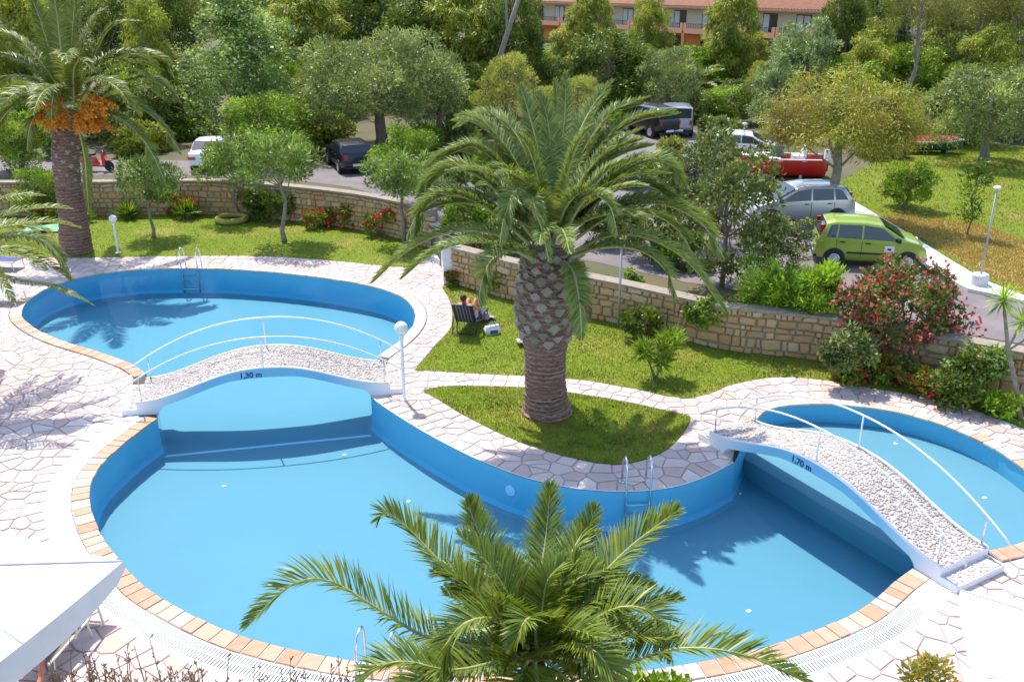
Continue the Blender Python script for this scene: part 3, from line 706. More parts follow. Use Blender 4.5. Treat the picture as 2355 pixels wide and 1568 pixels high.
def bridge(label, A, B, width, crown, rail_h, text):
    """A, B: ends of the near edge on the ground; local x along the bridge, local +y away from the camera side"""
    A = Vector((A[0], A[1], 0)); B = Vector((B[0], B[1], 0)); L = (B - A).length; rz = math.atan2(B.y - A.y, B.x - A.x)
    yv = Vector((-math.sin(rz), math.cos(rz), 0)); c = (A + B) / 2 + yv * width / 2
    t = thing('footbridge', label, 'bridge', c, rz)
    STEP = 0.36; h0 = 0.32; hl = L / 2 - STEP; half = width / 2
    def deck_z(x):
        u = max(-1, min(1, x / hl)); return h0 + (crown - h0) * (0.5 + 0.5 * math.cos(math.pi * abs(u) ** 1.12))
    def under_z(x):
        u = abs(x) / (hl * 0.83)
        return max(-0.12, (crown - 0.24) * math.sqrt(max(0.0, 1 - u * u)) * 1.0 - 0.0) if u < 1 else -0.12
    xs = [-hl + 2 * hl * i / 56 for i in range(57)]
    mb = MB(); vs = []
    for x in xs:
        zt, zu = deck_z(x), min(under_z(x), deck_z(x) - 0.2)
        vs += [(x, -half, zu), (x, -half, zt), (x, half, zt), (x, half, zu)]
    fs = [(4 * i + a, 4 * i + b, 4 * i + 4 + b, 4 * i + 4 + a) for i in range(56) for a, b in ((0, 1), (1, 2), (2, 3), (3, 0))] + [(0, 1, 2, 3), (224, 227, 226, 225)]
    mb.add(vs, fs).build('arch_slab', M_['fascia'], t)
    for s in (-1, 1):                          # an end step and a white kerb along each edge
        stp = MB().box((s * (hl + STEP / 2 + 0.002), 0, 0.075), (STEP, width, 0.17)).build('end_step', M_['white'], t)
        MB().box((s * (hl + STEP / 2), 0, 0.162), (STEP - .06, width - .08, 0.012)).build('tread', M_['cement'], stp)
        P = np.column_stack([s * (hl + STEP / 2) + RNG.uniform(-.14, .14, 130), RNG.uniform(-half + .06, half - .06, 130), np.full(130, 0.168)])
        o = obj('tread_pebbles', pebbles(P, None, 0.026), M_['pebble'], stp); o['kind'] = 'stuff'
        k = MB()
        k.tube([(x, s * (half - 0.03), deck_z(x) + 0.012) for x in xs], 0.034, 6); k.build('edge_kerb', M_['white'], t, smooth=True)
    m = MB(); vs = []
    for x in xs: vs += [(x * 0.998, -half + .06, deck_z(x) + 0.006), (x * 0.998, half - .06, deck_z(x) + 0.006)]
    m.add(vs, [(2 * i, 2 * i + 2, 2 * i + 3, 2 * i + 1) for i in range(56)]).build('deck_bed', M_['cement'], t, fixn=False)
    n = 4200; px = RNG.uniform(-hl + .03, hl - .03, n); py = RNG.uniform(-half + .07, half - .07, n)
    P = np.column_stack([px, py, [deck_z(x) + 0.012 for x in px]])
    o = obj('deck_pebbles', pebbles(P, None, 0.027), M_['pebble'], t); o['kind'] = 'stuff'
    for s in (-1, 1):
        y = s * (half - 0.06); RL = L / 2 + 0.05
        rp = []
        for i in range(41):
            x = -RL + 2 * RL * i / 40; u = abs(x) / RL; rp.append((x, y, h0 + 0.30 + (crown + rail_h - h0 - 0.30) * (1 - u ** 2.1)))
        r = MB().tube(rp, 0.021, 8).build('handrail', M_['white_metal'], t, smooth=True)
        for x in (-hl + 0.12, 0.0, hl - 0.12):
            zr = h0 + 0.30 + (crown + rail_h - h0 - 0.30) * (1 - (abs(x) / RL) ** 2.1)
            MB().tube([(x, y, deck_z(x) - 0.02), (x, y, zr)], 0.018, 8).build('post', M_['steel'] if x else M_['white_metal'], t, smooth=True)
    cu = bpy.data.curves.new('depth_number', 'FONT'); cu.body = text; cu.size = 0.20; cu.extrude = 0.003; cu.align_x = 'CENTER'; cu.offset = 0.004
    tmp = bpy.data.objects.new('tmp', cu); COL.objects.link(tmp); dg = bpy.context.evaluated_depsgraph_get(); me = bpy.data.meshes.new_from_object(tmp.evaluated_get(dg))
    bpy.data.objects.remove(tmp); me.name = 'depth_number'
    obj('depth_number', me, M_['navy'], t, loc=(-0.32, -half - 0.004, crown - 0.215), rot=(math.pi / 2, 0, 0))
    return t
M_['navy'] = mat('navy_paint', (0.015, 0.03, 0.14), 0.5)
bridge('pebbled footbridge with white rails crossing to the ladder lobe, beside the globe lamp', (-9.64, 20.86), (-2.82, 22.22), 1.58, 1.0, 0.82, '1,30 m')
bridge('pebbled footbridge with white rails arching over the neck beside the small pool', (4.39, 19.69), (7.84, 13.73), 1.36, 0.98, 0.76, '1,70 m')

# ================================================================ LADDERS, LAMPS
def ladder(label, p, rz, width=0.52, lean=1):
    t = thing('pool_ladder', label, 'ladder', (p[0], p[1], 0), rz)      # local +y points away from the water
    for s in (-1, 1):
        x = s * width / 2
        MB().tube([(x, -0.06, -0.95), (x, -0.06, 0.0), (x, -0.05, 0.62), (x, 0.02, 0.74), (x, 0.13, 0.78), (x, 0.26, 0.72), (x, 0.36, 0.52), (x, 0.42, 0.02)], 0.023, 8).build('rail', M_['steel'], t, smooth=True)
        MB().lathe([(.05, 0), (.05, .012), (.03, .02)], (x, 0.42, 0.018), 12).build('foot_flange', M_['steel'], t)
    for z in (-0.24, -0.5, -0.76): MB().box((0, -0.07, z), (width, 0.08, 0.03)).build('tread', M_['steel'], t)
    return t
def at_rim(nm, px):
    i = min(range(*bounds[nm]), key=lambda i: abs(proj((*outline[i], 0))[0] - px) + (0 if nm != 'A' or proj((*outline[i], 0))[1] < 700 else 1e4) + (0 if nm != 'G' or proj((*outline[i], 0))[1] > 1400 else 1e4))
    return outline[i], math.atan2(-nrm[i][0], nrm[i][1])
p, a = at_rim('C', 1458); ladder('steel pool ladder on the bank below the big palm', p, a)
p, a = at_rim('A', 441); ladder('steel pool ladder by the back lawn', p, a, 0.6)
p, a = at_rim('G', 885); ladder('steel pool ladder half hidden under the front palm fronds', p, a)
glm, nt, out = new_mat('globe'); b = nt.nodes.new('ShaderNodeBsdfPrincipled'); b.inputs['Base Color'].default_value = (.82, .82, .80, 1); b.inputs['Roughness'].default_value = .25; b.inputs['Subsurface Weight'].default_value = 0.2; nt.links.new(b.outputs[0], out.inputs[0])
def globe_lamp(label, p, h, r=0.15):
    t = thing('globe_lamp', label, 'lamp', (p[0], p[1], 0))
    MB().lathe([(.11, 0), (.11, .03), (.05, .05), (.04, .08), (.04, h - r * 1.6), (.06, h - r * 1.5), (.06, h - r)], n=14).build('post', M_['white_metal'], t, smooth=False)
    MB().lathe([(.001 + r * math.sin(math.pi * i / 12), h - r * math.cos(math.pi * i / 12) + 0.02) for i in range(13)], n=20).build('globe', glm, t, smooth=True)
globe_lamp('white globe lamp on a post at the foot of the arched footbridge', W(930, 919), 1.95, 0.17)
globe_lamp('white globe lamp standing on the back lawn near the date palm', W(272, 582), 1.35, 0.15)
def street_post(label, p, h, base, r=0.035, arm=0.0):
    t = thing('lamp_post', label, 'lamp post', p)
    if base: MB().lathe([(.26, -.02), (.25, .42), (.22, .46)], n=16).build('footing', M_['concrete'], t)
    MB().tube([(0, 0, 0), (0, 0, h)], [r, r * .8], 8).build('pole', M_['steel_dull'], t, smooth=True)
    MB().lathe([(.03, h - .02), (.10, h + .01), (.12, h + .05), (.08, h + .09), (.02, h + .1)], n=14).build('lamp_head', M_['white_metal'], t, smooth=True)
M_['steel_dull'] = mat('galvanised', (0.42, 0.43, 0.44), 0.5, metal=0.5)
street_post('thin galvanised lamp post on a concrete footing by the dry lawn', W(2250, 662, UP_Z), 3.1, True)
p = W(1422, 752); street_post('slender grey lamp post before the curved stone wall', (p.x, p.y, 0), 2.55, False, 0.04)
p = W(1705, 372, UP_Z); street_post('small white lamp in the car park behind the leafy shrub', p, 1.9, False, 0.04)
# ================================================================ VEGETATION
random.seed(3)
LM = {}
LM['palm'] = leaf_mat('palm_leaf', [(0.055, 0.105, 0.022), (0.085, 0.145, 0.028), (0.14, 0.185, 0.035), (0.10, 0.16, 0.055)], 0.28, rough=0.5, spec=0.4, gain=(2.35, 1.9, 1.9))
LM['palm_front'] = leaf_mat('front_palm_leaf', [(0.06, 0.10, 0.016), (0.10, 0.15, 0.022), (0.17, 0.21, 0.032), (0.12, 0.15, 0.04)], 0.28, rough=0.42, spec=0.4, gain=(1.62, 1.55, .95))
LM['date'] = leaf_mat('date_leaf', [(0.085, 0.12, 0.028), (0.125, 0.16, 0.038), (0.17, 0.19, 0.06)], 0.25, rough=0.42, gain=(1.62, 1.55, .95))
LM['olive'] = leaf_mat('olive_leaf', [(0.12, 0.155, 0.07), (0.175, 0.21, 0.105), (0.23, 0.27, 0.15), (0.13, 0.18, 0.065)], 0.2, tint=(0.15, 0.19, 0.06), gain=(2.0, 1.87, 1.3), clump=.9)
LM['poplar'] = leaf_mat('poplar_leaf', [(0.09, 0.15, 0.045), (0.145, 0.205, 0.085), (0.25, 0.31, 0.19), (0.085, 0.145, 0.035)], 0.22, gain=(2.0, 1.87, 1.3), clump=.8)
LM['euca'] = leaf_mat('eucalyptus_leaf', [(0.12, 0.165, 0.028), (0.18, 0.21, 0.03), (0.23, 0.255, 0.04), (0.085, 0.13, 0.026)], 0.36, tint=(0.27, 0.26, 0.035), gain=(2.0, 1.87, 1.3), clump=.55)
LM['dark'] = leaf_mat('dark_leaf', [(0.05, 0.085, 0.02), (0.075, 0.115, 0.024), (0.11, 0.15, 0.03)], 0.28, tint=(0.15, 0.17, 0.025), gain=(2.0, 1.87, 1.3), clump=.55)
LM['green'] = leaf_mat('green_leaf', [(0.065, 0.125, 0.018), (0.10, 0.17, 0.024), (0.155, 0.22, 0.03)], 0.34, gain=(2.0, 1.87, 1.3), clump=.55)
LM['bright'] = leaf_mat('bright_leaf', [(0.09, 0.18, 0.02), (0.15, 0.25, 0.03), (0.21, 0.30, 0.04)], 0.35, gain=(2.0, 1.87, 1.3), clump=2.0)
LM['blue'] = leaf_mat('blue_leaf', [(0.10, 0.145, 0.085), (0.155, 0.21, 0.14), (0.22, 0.28, 0.20), (0.08, 0.12, 0.055)], 0.2, gain=(2.0, 1.87, 1.3), clump=.55)
LM['pepper'] = leaf_mat('pepper_leaf', [(0.14, 0.175, 0.03), (0.19, 0.21, 0.04), (0.115, 0.16, 0.028), (0.22, 0.20, 0.045)], 0.35, tint=(0.33, 0.23, 0.07), nscale=0.7, gain=(2.0, 1.87, 1.3), clump=.9)
LM['pale'] = leaf_mat('pale_leaf', [(0.19, 0.22, 0.07), (0.25, 0.27, 0.10), (0.145, 0.18, 0.05)], 0.3, tint=(0.27, 0.24, 0.085), gain=(2.0, 1.87, 1.3), clump=1.1)
LM['oleander'] = leaf_mat('oleander_leaf', [(0.07, 0.12, 0.03), (0.11, 0.165, 0.05), (0.18, 0.235, 0.10), (0.075, 0.14, 0.03)], 0.22, gain=(2.0, 1.87, 1.3), clump=1.6)
LM['pine'] = leaf_mat('pine_leaf', [(0.075, 0.10, 0.025), (0.12, 0.14, 0.032), (0.16, 0.17, 0.045)], 0.2, tint=(0.18, 0.16, 0.05), gain=(2.0, 1.87, 1.3), clump=.55)
LM['shrub'] = leaf_mat('shrub_leaf', [(0.045, 0.075, 0.022), (0.07, 0.105, 0.03), (0.12, 0.155, 0.06), (0.10, 0.10, 0.04)], 0.2, gain=(2.0, 1.87, 1.3), clump=1.5)
LM['deadleaf'] = leaf_mat('dead_leaf', [(0.26, 0.17, 0.08), (0.34, 0.24, 0.12), (0.20, 0.13, 0.07)], 0.2)
FM = {}
FM['red'] = leaf_mat('red_flower', [(0.50, 0.025, 0.025), (0.58, 0.06, 0.04), (0.42, 0.02, 0.035)], 0.25)
FM['hib'] = leaf_mat('hibiscus_flower', [(0.50, 0.07, 0.065), (0.60, 0.19, 0.14), (0.44, 0.07, 0.085), (0.64, 0.32, 0.25)], 0.25)
FM['pink'] = leaf_mat('pink_flower', [(0.62, 0.30, 0.28), (0.60, 0.12, 0.10), (0.65, 0.42, 0.38)], 0.25)
FM['orange'] = leaf_mat('date_fruit', [(0.66, 0.26, 0.02), (0.74, 0.34, 0.03), (0.56, 0.19, 0.02)], 0.2)

def unit(v): return v / (np.linalg.norm(v, axis=-1, keepdims=True) + 1e-9)
def leaf_quads(P, D, N, L, Wd):
    """rhombic leaves: P base points, D long axes, N rough normals"""
    n = len(P); S = unit(np.cross(D, N)); L = np.broadcast_to(np.asarray(L, dtype=float), (n,))[:, None]; Wd = np.broadcast_to(np.asarray(Wd, dtype=float), (n,))[:, None]
    a = P; b = P + D * L * 0.45 + S * Wd * 0.5; c = P + D * L; d = P + D * L * 0.45 - S * Wd * 0.5
    return np.stack([a, b, c, d], 1).reshape(-1, 3), np.arange(4 * n).reshape(n, 4)
def blob_crown(rad, cen, nb, br, n, L, wd, droop=0.0, up=0.3, seed=0, shell=0.55, flat=0.75, taper=0.0, lowcut=-1.0):
    """leaves on the shells of nb clumps spread through an ellipsoid -> (V, F, clump centres)"""
    g = np.random.default_rng(seed); rad = np.array(rad); cen = np.array(cen)
    d = unit(g.normal(size=(nb * 3, 3))); d = d[d[:, 2] > lowcut][:nb]; nb = len(d)
    r = g.uniform(0.30, 1.0, nb) ** 0.6 * np.where(g.uniform(0, 1, nb) < .25, 1.16, 1.0)
    bc = cen + d * rad * r[:, None] * 0.86
    if taper: bc[:, :2] = cen[:2] + (bc[:, :2] - cen[:2]) * (1 - taper * np.clip((bc[:, 2] - cen[2]) / rad[2], -.3, 1))[:, None]
    bs = br * g.uniform(0.42, 1.4, nb)
    w = bs ** 2; k = g.choice(nb, n, p=w / w.sum())
    out = unit(bc - cen)[k]
    q = unit(g.normal(size=(n, 3)) + out * 0.45 + np.array((0, 0, 0.25)))
    rr = bs[k] * (shell + (1 - shell) * g.uniform(0, 1, n)) * g.uniform(0.85, 1.15, n)
    P = bc[k] + q * rr[:, None] * np.array((1, 1, flat))
    D = unit(q * 0.6 + g.normal(size=(n, 3)) * 0.55 + np.array((0, 0, up - droop * 1.6)))
    N = unit(g.normal(size=(n, 3)) * 0.6 + q * 0.7 + np.array((0, 0, 0.5)))
    V, Fq = leaf_quads(P, D, N, L * g.uniform(0.45, 1.45, n), wd * g.uniform(0.5, 1.4, n))
    return V, Fq, bc
def limbs(mb, base, top, r0, r1, targets, wob=0.12, seg=7):
    base = Vector(base); top = Vector(top); pts = []
    for i in range(seg):
        t = i / (seg - 1); pts.append(base.lerp(top, t) + Vector((random.uniform(-1, 1), random.uniform(-1, 1), 0)) * wob * math.sin(math.pi * t))
    mb.tube(pts, [r0 * 1.35 if i == 0 else r0 + (r1 - r0) * i / (seg - 1) for i in range(seg)], 9)
    for T in targets:
        T = Vector(T); k = random.randint(seg // 2, seg - 1); s = pts[k]; m = s.lerp(T, .5) + Vector((0, 0, random.uniform(0, .25)))
        rr = r1 * random.uniform(.35, .7); mb.tube([s, m, T], [rr, rr * .7, rr * .3], 6)
TREE = {}
def tree_mesh(key, kind, h, rx, rz, n, nb, br, L, wd, droop=0.0, up=0.3, seed=0, trunk=0.18, cz=None, taper=0.0, lean=(0, 0), flat=0.75, shell=0.55, lowcut=-1.0, ry=None, limbn=9, bark='bark', wob=.15):
    random.seed(seed + 100); cz = cz if cz is not None else h - rz
    V, Fq, bc = blob_crown((rx, ry or rx, rz), (lean[0], lean[1], cz), nb, br, n, L, wd, droop, up, seed, shell, flat, taper, lowcut)
    cm = mesh_np('crown', V, [Fq]); cm.materials.append(LM[kind])
    mb = MB(); limbs(mb, (0, 0, -0.1), (lean[0] * .9, lean[1] * .9, cz + rz * 0.35), trunk, trunk * .45, [tuple(bc[i]) for i in range(0, len(bc), max(1, len(bc) // limbn))], wob)
    tm = mb.mesh('trunk', True, True); tm.materials.append(M_[bark]); TREE[key] = (tm, cm)
def plant_tree(key, name, label, loc, s=1.0, rz=0.0, group=None, cat='tree', sz=None):
    t = thing(name, label, cat, loc, rz, group); t.scale = (s, s, sz or s)
    obj('trunk', TREE[key][0], None, t); obj('crown', TREE[key][1], None, t); return t

# ---- palms
def frond_mesh(pts, nl, ll, lw, vee=0.35, droop=0.25, rach=0.022, seed=0, a0=68, a1=22, start=0.10, gap=0.0):
    g = np.random.default_rng(seed)
    P = np.array(catmull([tuple(p) for p in pts], 10)); seg = np.linalg.norm(np.diff(P, axis=0), axis=1); cum = np.concatenate([[0], np.cumsum(seg)]); tot = cum[-1]
    def at(s): return np.stack([np.interp(s, cum, P[:, k]) for k in range(3)], -1)
    t = np.linspace(start, 0.995, nl); t = np.repeat(t, 2) + g.normal(0, 0.004, nl * 2); t = np.clip(t, start * .8, 1); sg = np.tile([1.0, -1.0], nl)
    p = at(t * tot); T = unit(at(np.minimum(t * tot + tot * .02, tot)) - at(np.maximum(t * tot - tot * .02, 0)))
    up = np.array((0, 0, 1.0)); back = -(P[-1] - P[0]); back[2] = 0; back = back / (np.linalg.norm(back) + 1e-6)
    U = up[None] * 1.0 + back[None] * 0.7
    U = unit(U - T * np.sum(U * T, 1, keepdims=True)); S = np.cross(T, U)
    ang = np.radians(a0 + (a1 - a0) * t ** 1.3) + g.normal(0, 0.09, len(t))
    ln = ll * (0.30 + 0.70 * np.sin(np.pi * np.clip(t * 0.93 + 0.06, 0, 1)) ** 0.65) * g.uniform(.85, 1.1, len(t))
    ln *= np.where(t > .9, 1 - (t - .9) * 3.5, 1)
    v = vee * g.uniform(.5, 1.4, len(t))
    D = unit(T * np.cos(ang)[:, None] + S * (sg * np.sin(ang))[:, None] + U * v[:, None])
    D2 = unit(D + np.array((0, 0, -1.0)) * (droop * g.uniform(.4, 1.6, len(t)))[:, None])
    Wv = unit(T - D * np.sum(T * D, 1, keepdims=True)); tw = g.normal(0, .25, len(t)); Nn = np.cross(D, Wv)
    Wv = unit(Wv * np.cos(tw)[:, None] + Nn * np.sin(tw)[:, None]) * (lw * g.uniform(.75, 1.2, len(t)))[:, None]
    m = p + D * (ln * .5)[:, None]; e = m + D2 * (ln * .5)[:, None]
    V = np.stack([p - Wv * .3, p + Wv * .3, m + Wv * .5, m - Wv * .5, e], 1).reshape(-1, 3)
    n = len(t); i = np.arange(n)[:, None] * 5
    Q = i + np.array([[0, 1, 2, 3]]); TT = i + np.array([[3, 2, 4]])
    mb = MB(); rp = at(np.linspace(0, 1, 16) * tot); mb.tube([tuple(q) for q in rp], [rach * (1.5 - 1.25 * k / 15) for k in range(16)], 5)
    nv = len(V); rq = np.array([f for f in mb.f if len(f) == 4]) + nv
    me = mesh_np('frond', np.concatenate([V, np.array(mb.v)]), [Q, TT, rq])
    return me, nv // 5 * 2, len(rq)
def frond(parent, pts, leafm, rachm, **k):
    me, nleaf, nr = frond_mesh(pts, **k)
    me.materials.append(leafm); me.materials.append(rachm)
    idx = np.zeros(len(me.polygons), dtype=np.int32); idx[nleaf:] = 1; me.polygons.foreach_set('material_index', idx)
    return obj('frond', me, None, parent)
M_['rachis'] = mat('rachis', (0.34, 0.36, 0.12), 0.45, col2=(0.42, 0.38, 0.16), nscale=3)
M_['rachis_dry'] = mat('rachis_dry', (0.34, 0.25, 0.12), 0.7)
def gen_path(h, az, el, length, bend, n=7):
    p = Vector(h); out = [p.copy()]; e = el
    for i in range(n):
        d = Vector((math.cos(az) * math.cos(e), math.sin(az) * math.cos(e), math.sin(e))); p = p + d * length / n; out.append(p.copy()); e -= bend / n * (0.5 + 1.0 * i / n)
    return out
def traced(o, Y0, lst, **k):
    """each frond: pixels along its midrib and how far each point stands behind (+) or before (-) the trunk"""
    for j, (pp, kind) in enumerate(lst):
        for tw in range(1 + (k.get('twins', 0) if sum(q[2] for q in pp) / len(pp) > -.35 else 0)):
            jx, jy, jd = (0, 0, 0) if tw == 0 else (random.uniform(-26, 26), random.uniform(-16, 22), random.uniform(-.7, .7))
            m = len(pp) - 1; pts = [WY(x + jx * i / m, y + jy * i / m, Y0 + dy + jd * i / m) - o.location for i, (x, y, dy) in enumerate(pp)]
            frond(o, pts, k['leaf'], k['rach'], nl=k['nl'], ll=k['ll'] * kind, lw=k['lw'], rach=k['r'], seed=j * 7 + 1 + tw * 311, vee=k.get('vee', .35), droop=k.get('droop', .25))

def palm_trunk(parent, path, radii, rings, scale_from, scale_n, sc, upr=0.5):
    """ringed trunk; cut leaf bases on its upper part are objects of their own"""
    P = catmull([tuple(p) for p in path], 12); m = len(P); mb = MB(); pts = []; rad = []
    zs = np.linspace(0, 1, rings * 4)
    PA = np.array(P); cum = np.linspace(0, 1, m)
    for i, t in enumerate(zs):
        c = [np.interp(t, cum, PA[:, k]) for k in range(3)]; r = np.interp(t, np.linspace(0, 1, len(radii)), radii)
        pts.append(c); rad.append(r * (1 + 0.075 * (1 - (i % 4) / 3.0) ** 1) * random.uniform(.975, 1.02))
    mb.tube(pts, rad, 18); tr_ = mb.build('trunk', M_['palmbark'], parent, smooth=False)
    m = MB(); m.add([(-.5, 0, 0), (0, 0, -.42), (.5, 0, 0), (0, 0, .42), (-.36, .30, .12), (0, .34, -.16), (.36, .30, .12), (0, .22, .42)], [(0, 1, 5, 4), (1, 2, 6, 5), (2, 3, 7, 6), (3, 0, 4, 7), (4, 5, 6, 7)])
    sm = m.mesh('leaf_base', fixn=True); sm.materials.append(M_['leafbase'])
    for i in range(scale_n):
        t = scale_from + (1 - scale_from) * (i / scale_n); a = i * 2.39996
        c = Vector([np.interp(t, cum, PA[:, k]) for k in range(3)]); r = np.interp(t, np.linspace(0, 1, len(radii)), radii)
        s = sc * random.uniform(.85, 1.15)
        obj('leaf_base', sm, None, tr_, loc=c + Vector((math.cos(a), math.sin(a), 0)) * r * .97, rot=(random.uniform(-.1, .1) + upr * .5, 0, a - math.pi / 2), scale=(s, s * .9, s))
    return tr_
# the big palm on the island lawn
B = W(1258, 948)
bp_ = thing('palm_tree', 'large spreading palm with a thick scaly trunk on the island lawn', 'palm tree', B)
random.seed(12)
palm_trunk(bp_, [(0, 0, -.1), (-.06, 0, .9), (-.06, 0, 2.0), (-.02, .02, 3.2), (.04, .05, 4.2)], [.66, .54, .50, .48, .48, .49, .55, .70, .74, .74, .72, .66, .52], 40, 0.50, 120, 0.32)
Yh = B.y + 0.1; hz = WY(1268, 560, Yh)
big = [
 ([(1215,575,-.3),(1130,535,-.5),(1030,535,-.6),(940,575,-.7),(857,650,-.8)],1.0),
 ([(1215,560,0),(1130,485,-.2),(1040,445,-.3),(975,470,-.4),(935,545,-.5)],1.0),
 ([(1225,545,.2),(1140,430,.3),(1060,380,.3),(1000,400,.3),(960,455,.2)],1.0),
 ([(1235,530,.3),(1165,400,.7),(1095,340,.9),(1030,350,1.0),(978,385,1.0)],.95),
 ([(1240,520,.4),(1190,380,.9),(1130,300,1.3),(1085,270,1.5),(1050,268,1.6)],.95),
 ([(1250,510,.5),(1215,370,1.2),(1170,290,1.7),(1110,262,2.0),(1060,290,2.2)],.9),
 ([(1255,500,.6),(1240,360,1.3),(1215,260,1.9),(1195,195,2.3)],.9),
 ([(1262,500,.6),(1262,350,1.5),(1250,270,2.0),(1228,215,2.4)],.9),
 ([(1270,500,.6),(1290,350,1.4),(1300,250,2.0),(1302,165,2.4)],.8),
 ([(1278,500,.6),(1320,340,1.3),(1360,250,1.9),(1408,188,2.3)],.9),
 ([(1285,505,.5),(1345,350,1.1),(1410,260,1.6),(1490,225,2.0)],.9),
 ([(1290,510,.5),(1370,360,1.0),(1450,285,1.4),(1560,262,1.8)],.9),
 ([(1295,515,.4),(1370,400,.7),(1430,355,.9),(1500,335,1.1)],.95),
 ([(1300,525,.2),(1400,420,.3),(1480,375,.4),(1540,380,.4),(1578,430,.4)],1.0),
 ([(1300,540,.1),(1390,450,0),(1470,425,0),(1530,450,0),(1550,510,0)],.9),
 ([(1310,545,0),(1420,475,-.1),(1520,460,-.2),(1610,500,-.2),(1660,575,-.2)],1.0),
 ([(1310,560,-.2),(1400,500,-.5),(1490,490,-.7),(1560,530,-.8),(1600,600,-.9)],1.0),
 ([(1310,585,-.3),(1390,545,-.7),(1480,545,-1.0),(1580,600,-1.3),(1670,720,-1.6)],1.0),
 ([(1310,595,-.4),(1380,570,-.9),(1470,575,-1.3),(1530,620,-1.6),(1560,690,-1.8)],.9),
 ([(1295,600,-.5),(1318,625,-1.1),(1332,690,-1.7),(1338,775,-2.0)],.95),
 ([(1230,600,-.5),(1180,578,-1.1),(1130,600,-1.6),(1108,650,-1.9),(1100,700,-2.0)],1.0),
 ([(1225,590,-.4),(1150,560,-.9),(1060,560,-1.3),(985,590,-1.5),(925,640,-1.7)],.9),
 ([(1250,560,-.6),(1215,450,-1.0),(1185,440,-1.5),(1160,500,-1.9),(1150,560,-2.1)],.9),
 ([(1265,560,-.6),(1245,470,-1.1),(1225,460,-1.6),(1250,540,-2.2),(1262,600,-2.4)],.8),
 ([(1280,560,-.6),(1300,480,-1.0),(1345,440,-1.3),(1400,470,-1.6),(1420,540,-1.8)],.9),
 ([(1275,545,-.4),(1300,420,-.6),(1330,330,-.6),(1365,290,-.5)],.85),
 ([(1262,545,-.4),(1240,420,-.6),(1215,340,-.6),(1190,310,-.5)],.85),
 ([(1285,560,-.6),(1330,480,-.9),(1390,400,-.9),(1440,370,-.8)],.9),
]
traced(bp_, Yh, big, leaf=LM['palm'], rach=M_['rachis'], nl=250, ll=0.50, lw=0.027, r=0.034, vee=.42, droop=.30, twins=1)
random.seed(13)
for k in range(22):
    az = k * 2.4; frond(bp_, gen_path(hz - B + Vector((0, .2, -.1)), az, random.uniform(.55, 1.25), random.uniform(3.0, 3.7), random.uniform(1.0, 1.5)), LM['palm'], M_['rachis'], nl=180, ll=.46, lw=.028, rach=.030, seed=900 + k, droop=.35)
for k in range(2):                           # dead fronds hanging against the trunk
    frond(bp_, gen_path(hz - B + Vector((0, 0, -.45)), k * 1.27 + .5, -.5, random.uniform(1.6, 2.3), random.uniform(1.0, 1.5)), LM['deadleaf'], M_['rachis_dry'], nl=60, ll=.36, lw=.035, rach=.026, seed=7000 + k, droop=.9)
for k in range(7):                           # cut stubs and dead fronds under the crown
    a = k * 1.1 + .3; c = hz - B - Vector((0, 0, .55))
    MB().tube([c + Vector((math.cos(a), math.sin(a), 0)) * .40, c + Vector((math.cos(a), math.sin(a), .25)) * .85], [.06, .035], 6).build('cut_stalk', M_['rachis_dry'], bp_)

# date palm with orange fruit by the left wall
B = W(175, 580); dpm = thing('palm_tree', 'tall leaning date palm hung with orange fruit bunches by the stone wall', 'palm tree', B)
Yd = B.y; hd = WY(165, 215, Yd) - B
random.seed(14)
palm_trunk(dpm, [(0, 0, -.1)] + [WY(x, y, Yd) - B for x, y in ((168,500),(158,430),(152,370),(152,310),(160,255))], [.62, .50, .46, .47, .46, .36], 40, 0.42, 70, 0.22, upr=.9)
dl = [
 ([(185,230,0),(240,150,.3),(310,120,.4),(375,135,.4),(400,175,.4)],1),
 ([(195,240,-.2),(250,180,-.3),(300,160,-.4),(345,180,-.4),(380,225,-.5)],.9),
 ([(200,250,0),(260,205,0),(320,180,0),(370,190,0),(412,235,0)],1),
 ([(200,260,-.3),(260,225,-.6),(310,240,-.8),(370,285,-.9),(415,350,-1)],1),
 ([(200,265,-.3),(250,262,-.8),(300,290,-1.1),(345,345,-1.3),(385,430,-1.5)],1),
 ([(170,215,.4),(185,120,.8),(215,50,1.2),(245,20,1.5)],1),
 ([(165,215,.4),(165,110,.9),(170,30,1.3),(175,-40,1.6)],1),
 ([(155,215,.3),(140,110,.8),(130,30,1.2),(118,-50,1.4)],1),
 ([(150,215,.3),(115,120,.6),(90,40,.9),(60,-30,1.1)],1),
 ([(145,220,.1),(90,140,.2),(40,90,.3),(-20,70,.3)],1),
 ([(140,225,0),(80,160,0),(20,130,0),(-40,140,0)],1),
 ([(140,235,-.2),(80,190,-.4),(20,180,-.5),(-40,215,-.6)],1),
 ([(135,245,-.3),(80,225,-.6),(30,245,-.9),(-15,300,-1)],.9),
 ([(140,260,-.3),(95,255,-.8),(70,290,-1.1),(62,340,-1.3)],.9),
 ([(150,250,-.5),(130,205,-1),(120,235,-1.4),(118,290,-1.6)],.8),
 ([(175,225,.3),(220,120,.6),(260,60,.9),(320,50,1.1)],1),
 ([(170,240,-.4),(170,160,-.9),(190,140,-1.2),(215,165,-1.5)],.8),
 ([(180,290,-.3),(195,360,-.6),(200,430,-.6),(205,490,-.5)],.6),
]
traced(dpm, Yd, dl, leaf=LM['date'], rach=M_['rachis'], nl=240, ll=0.60, lw=0.036, r=0.034, vee=.25, droop=.45)
for k in range(12): frond(dpm, gen_path(hd, k * 2.4, random.uniform(.0, .9), random.uniform(3.6, 4.4), random.uniform(1.2, 1.9)), LM['date'], M_['rachis'], nl=110, ll=.68, lw=.046, rach=.028, seed=1900 + k, droop=.5)
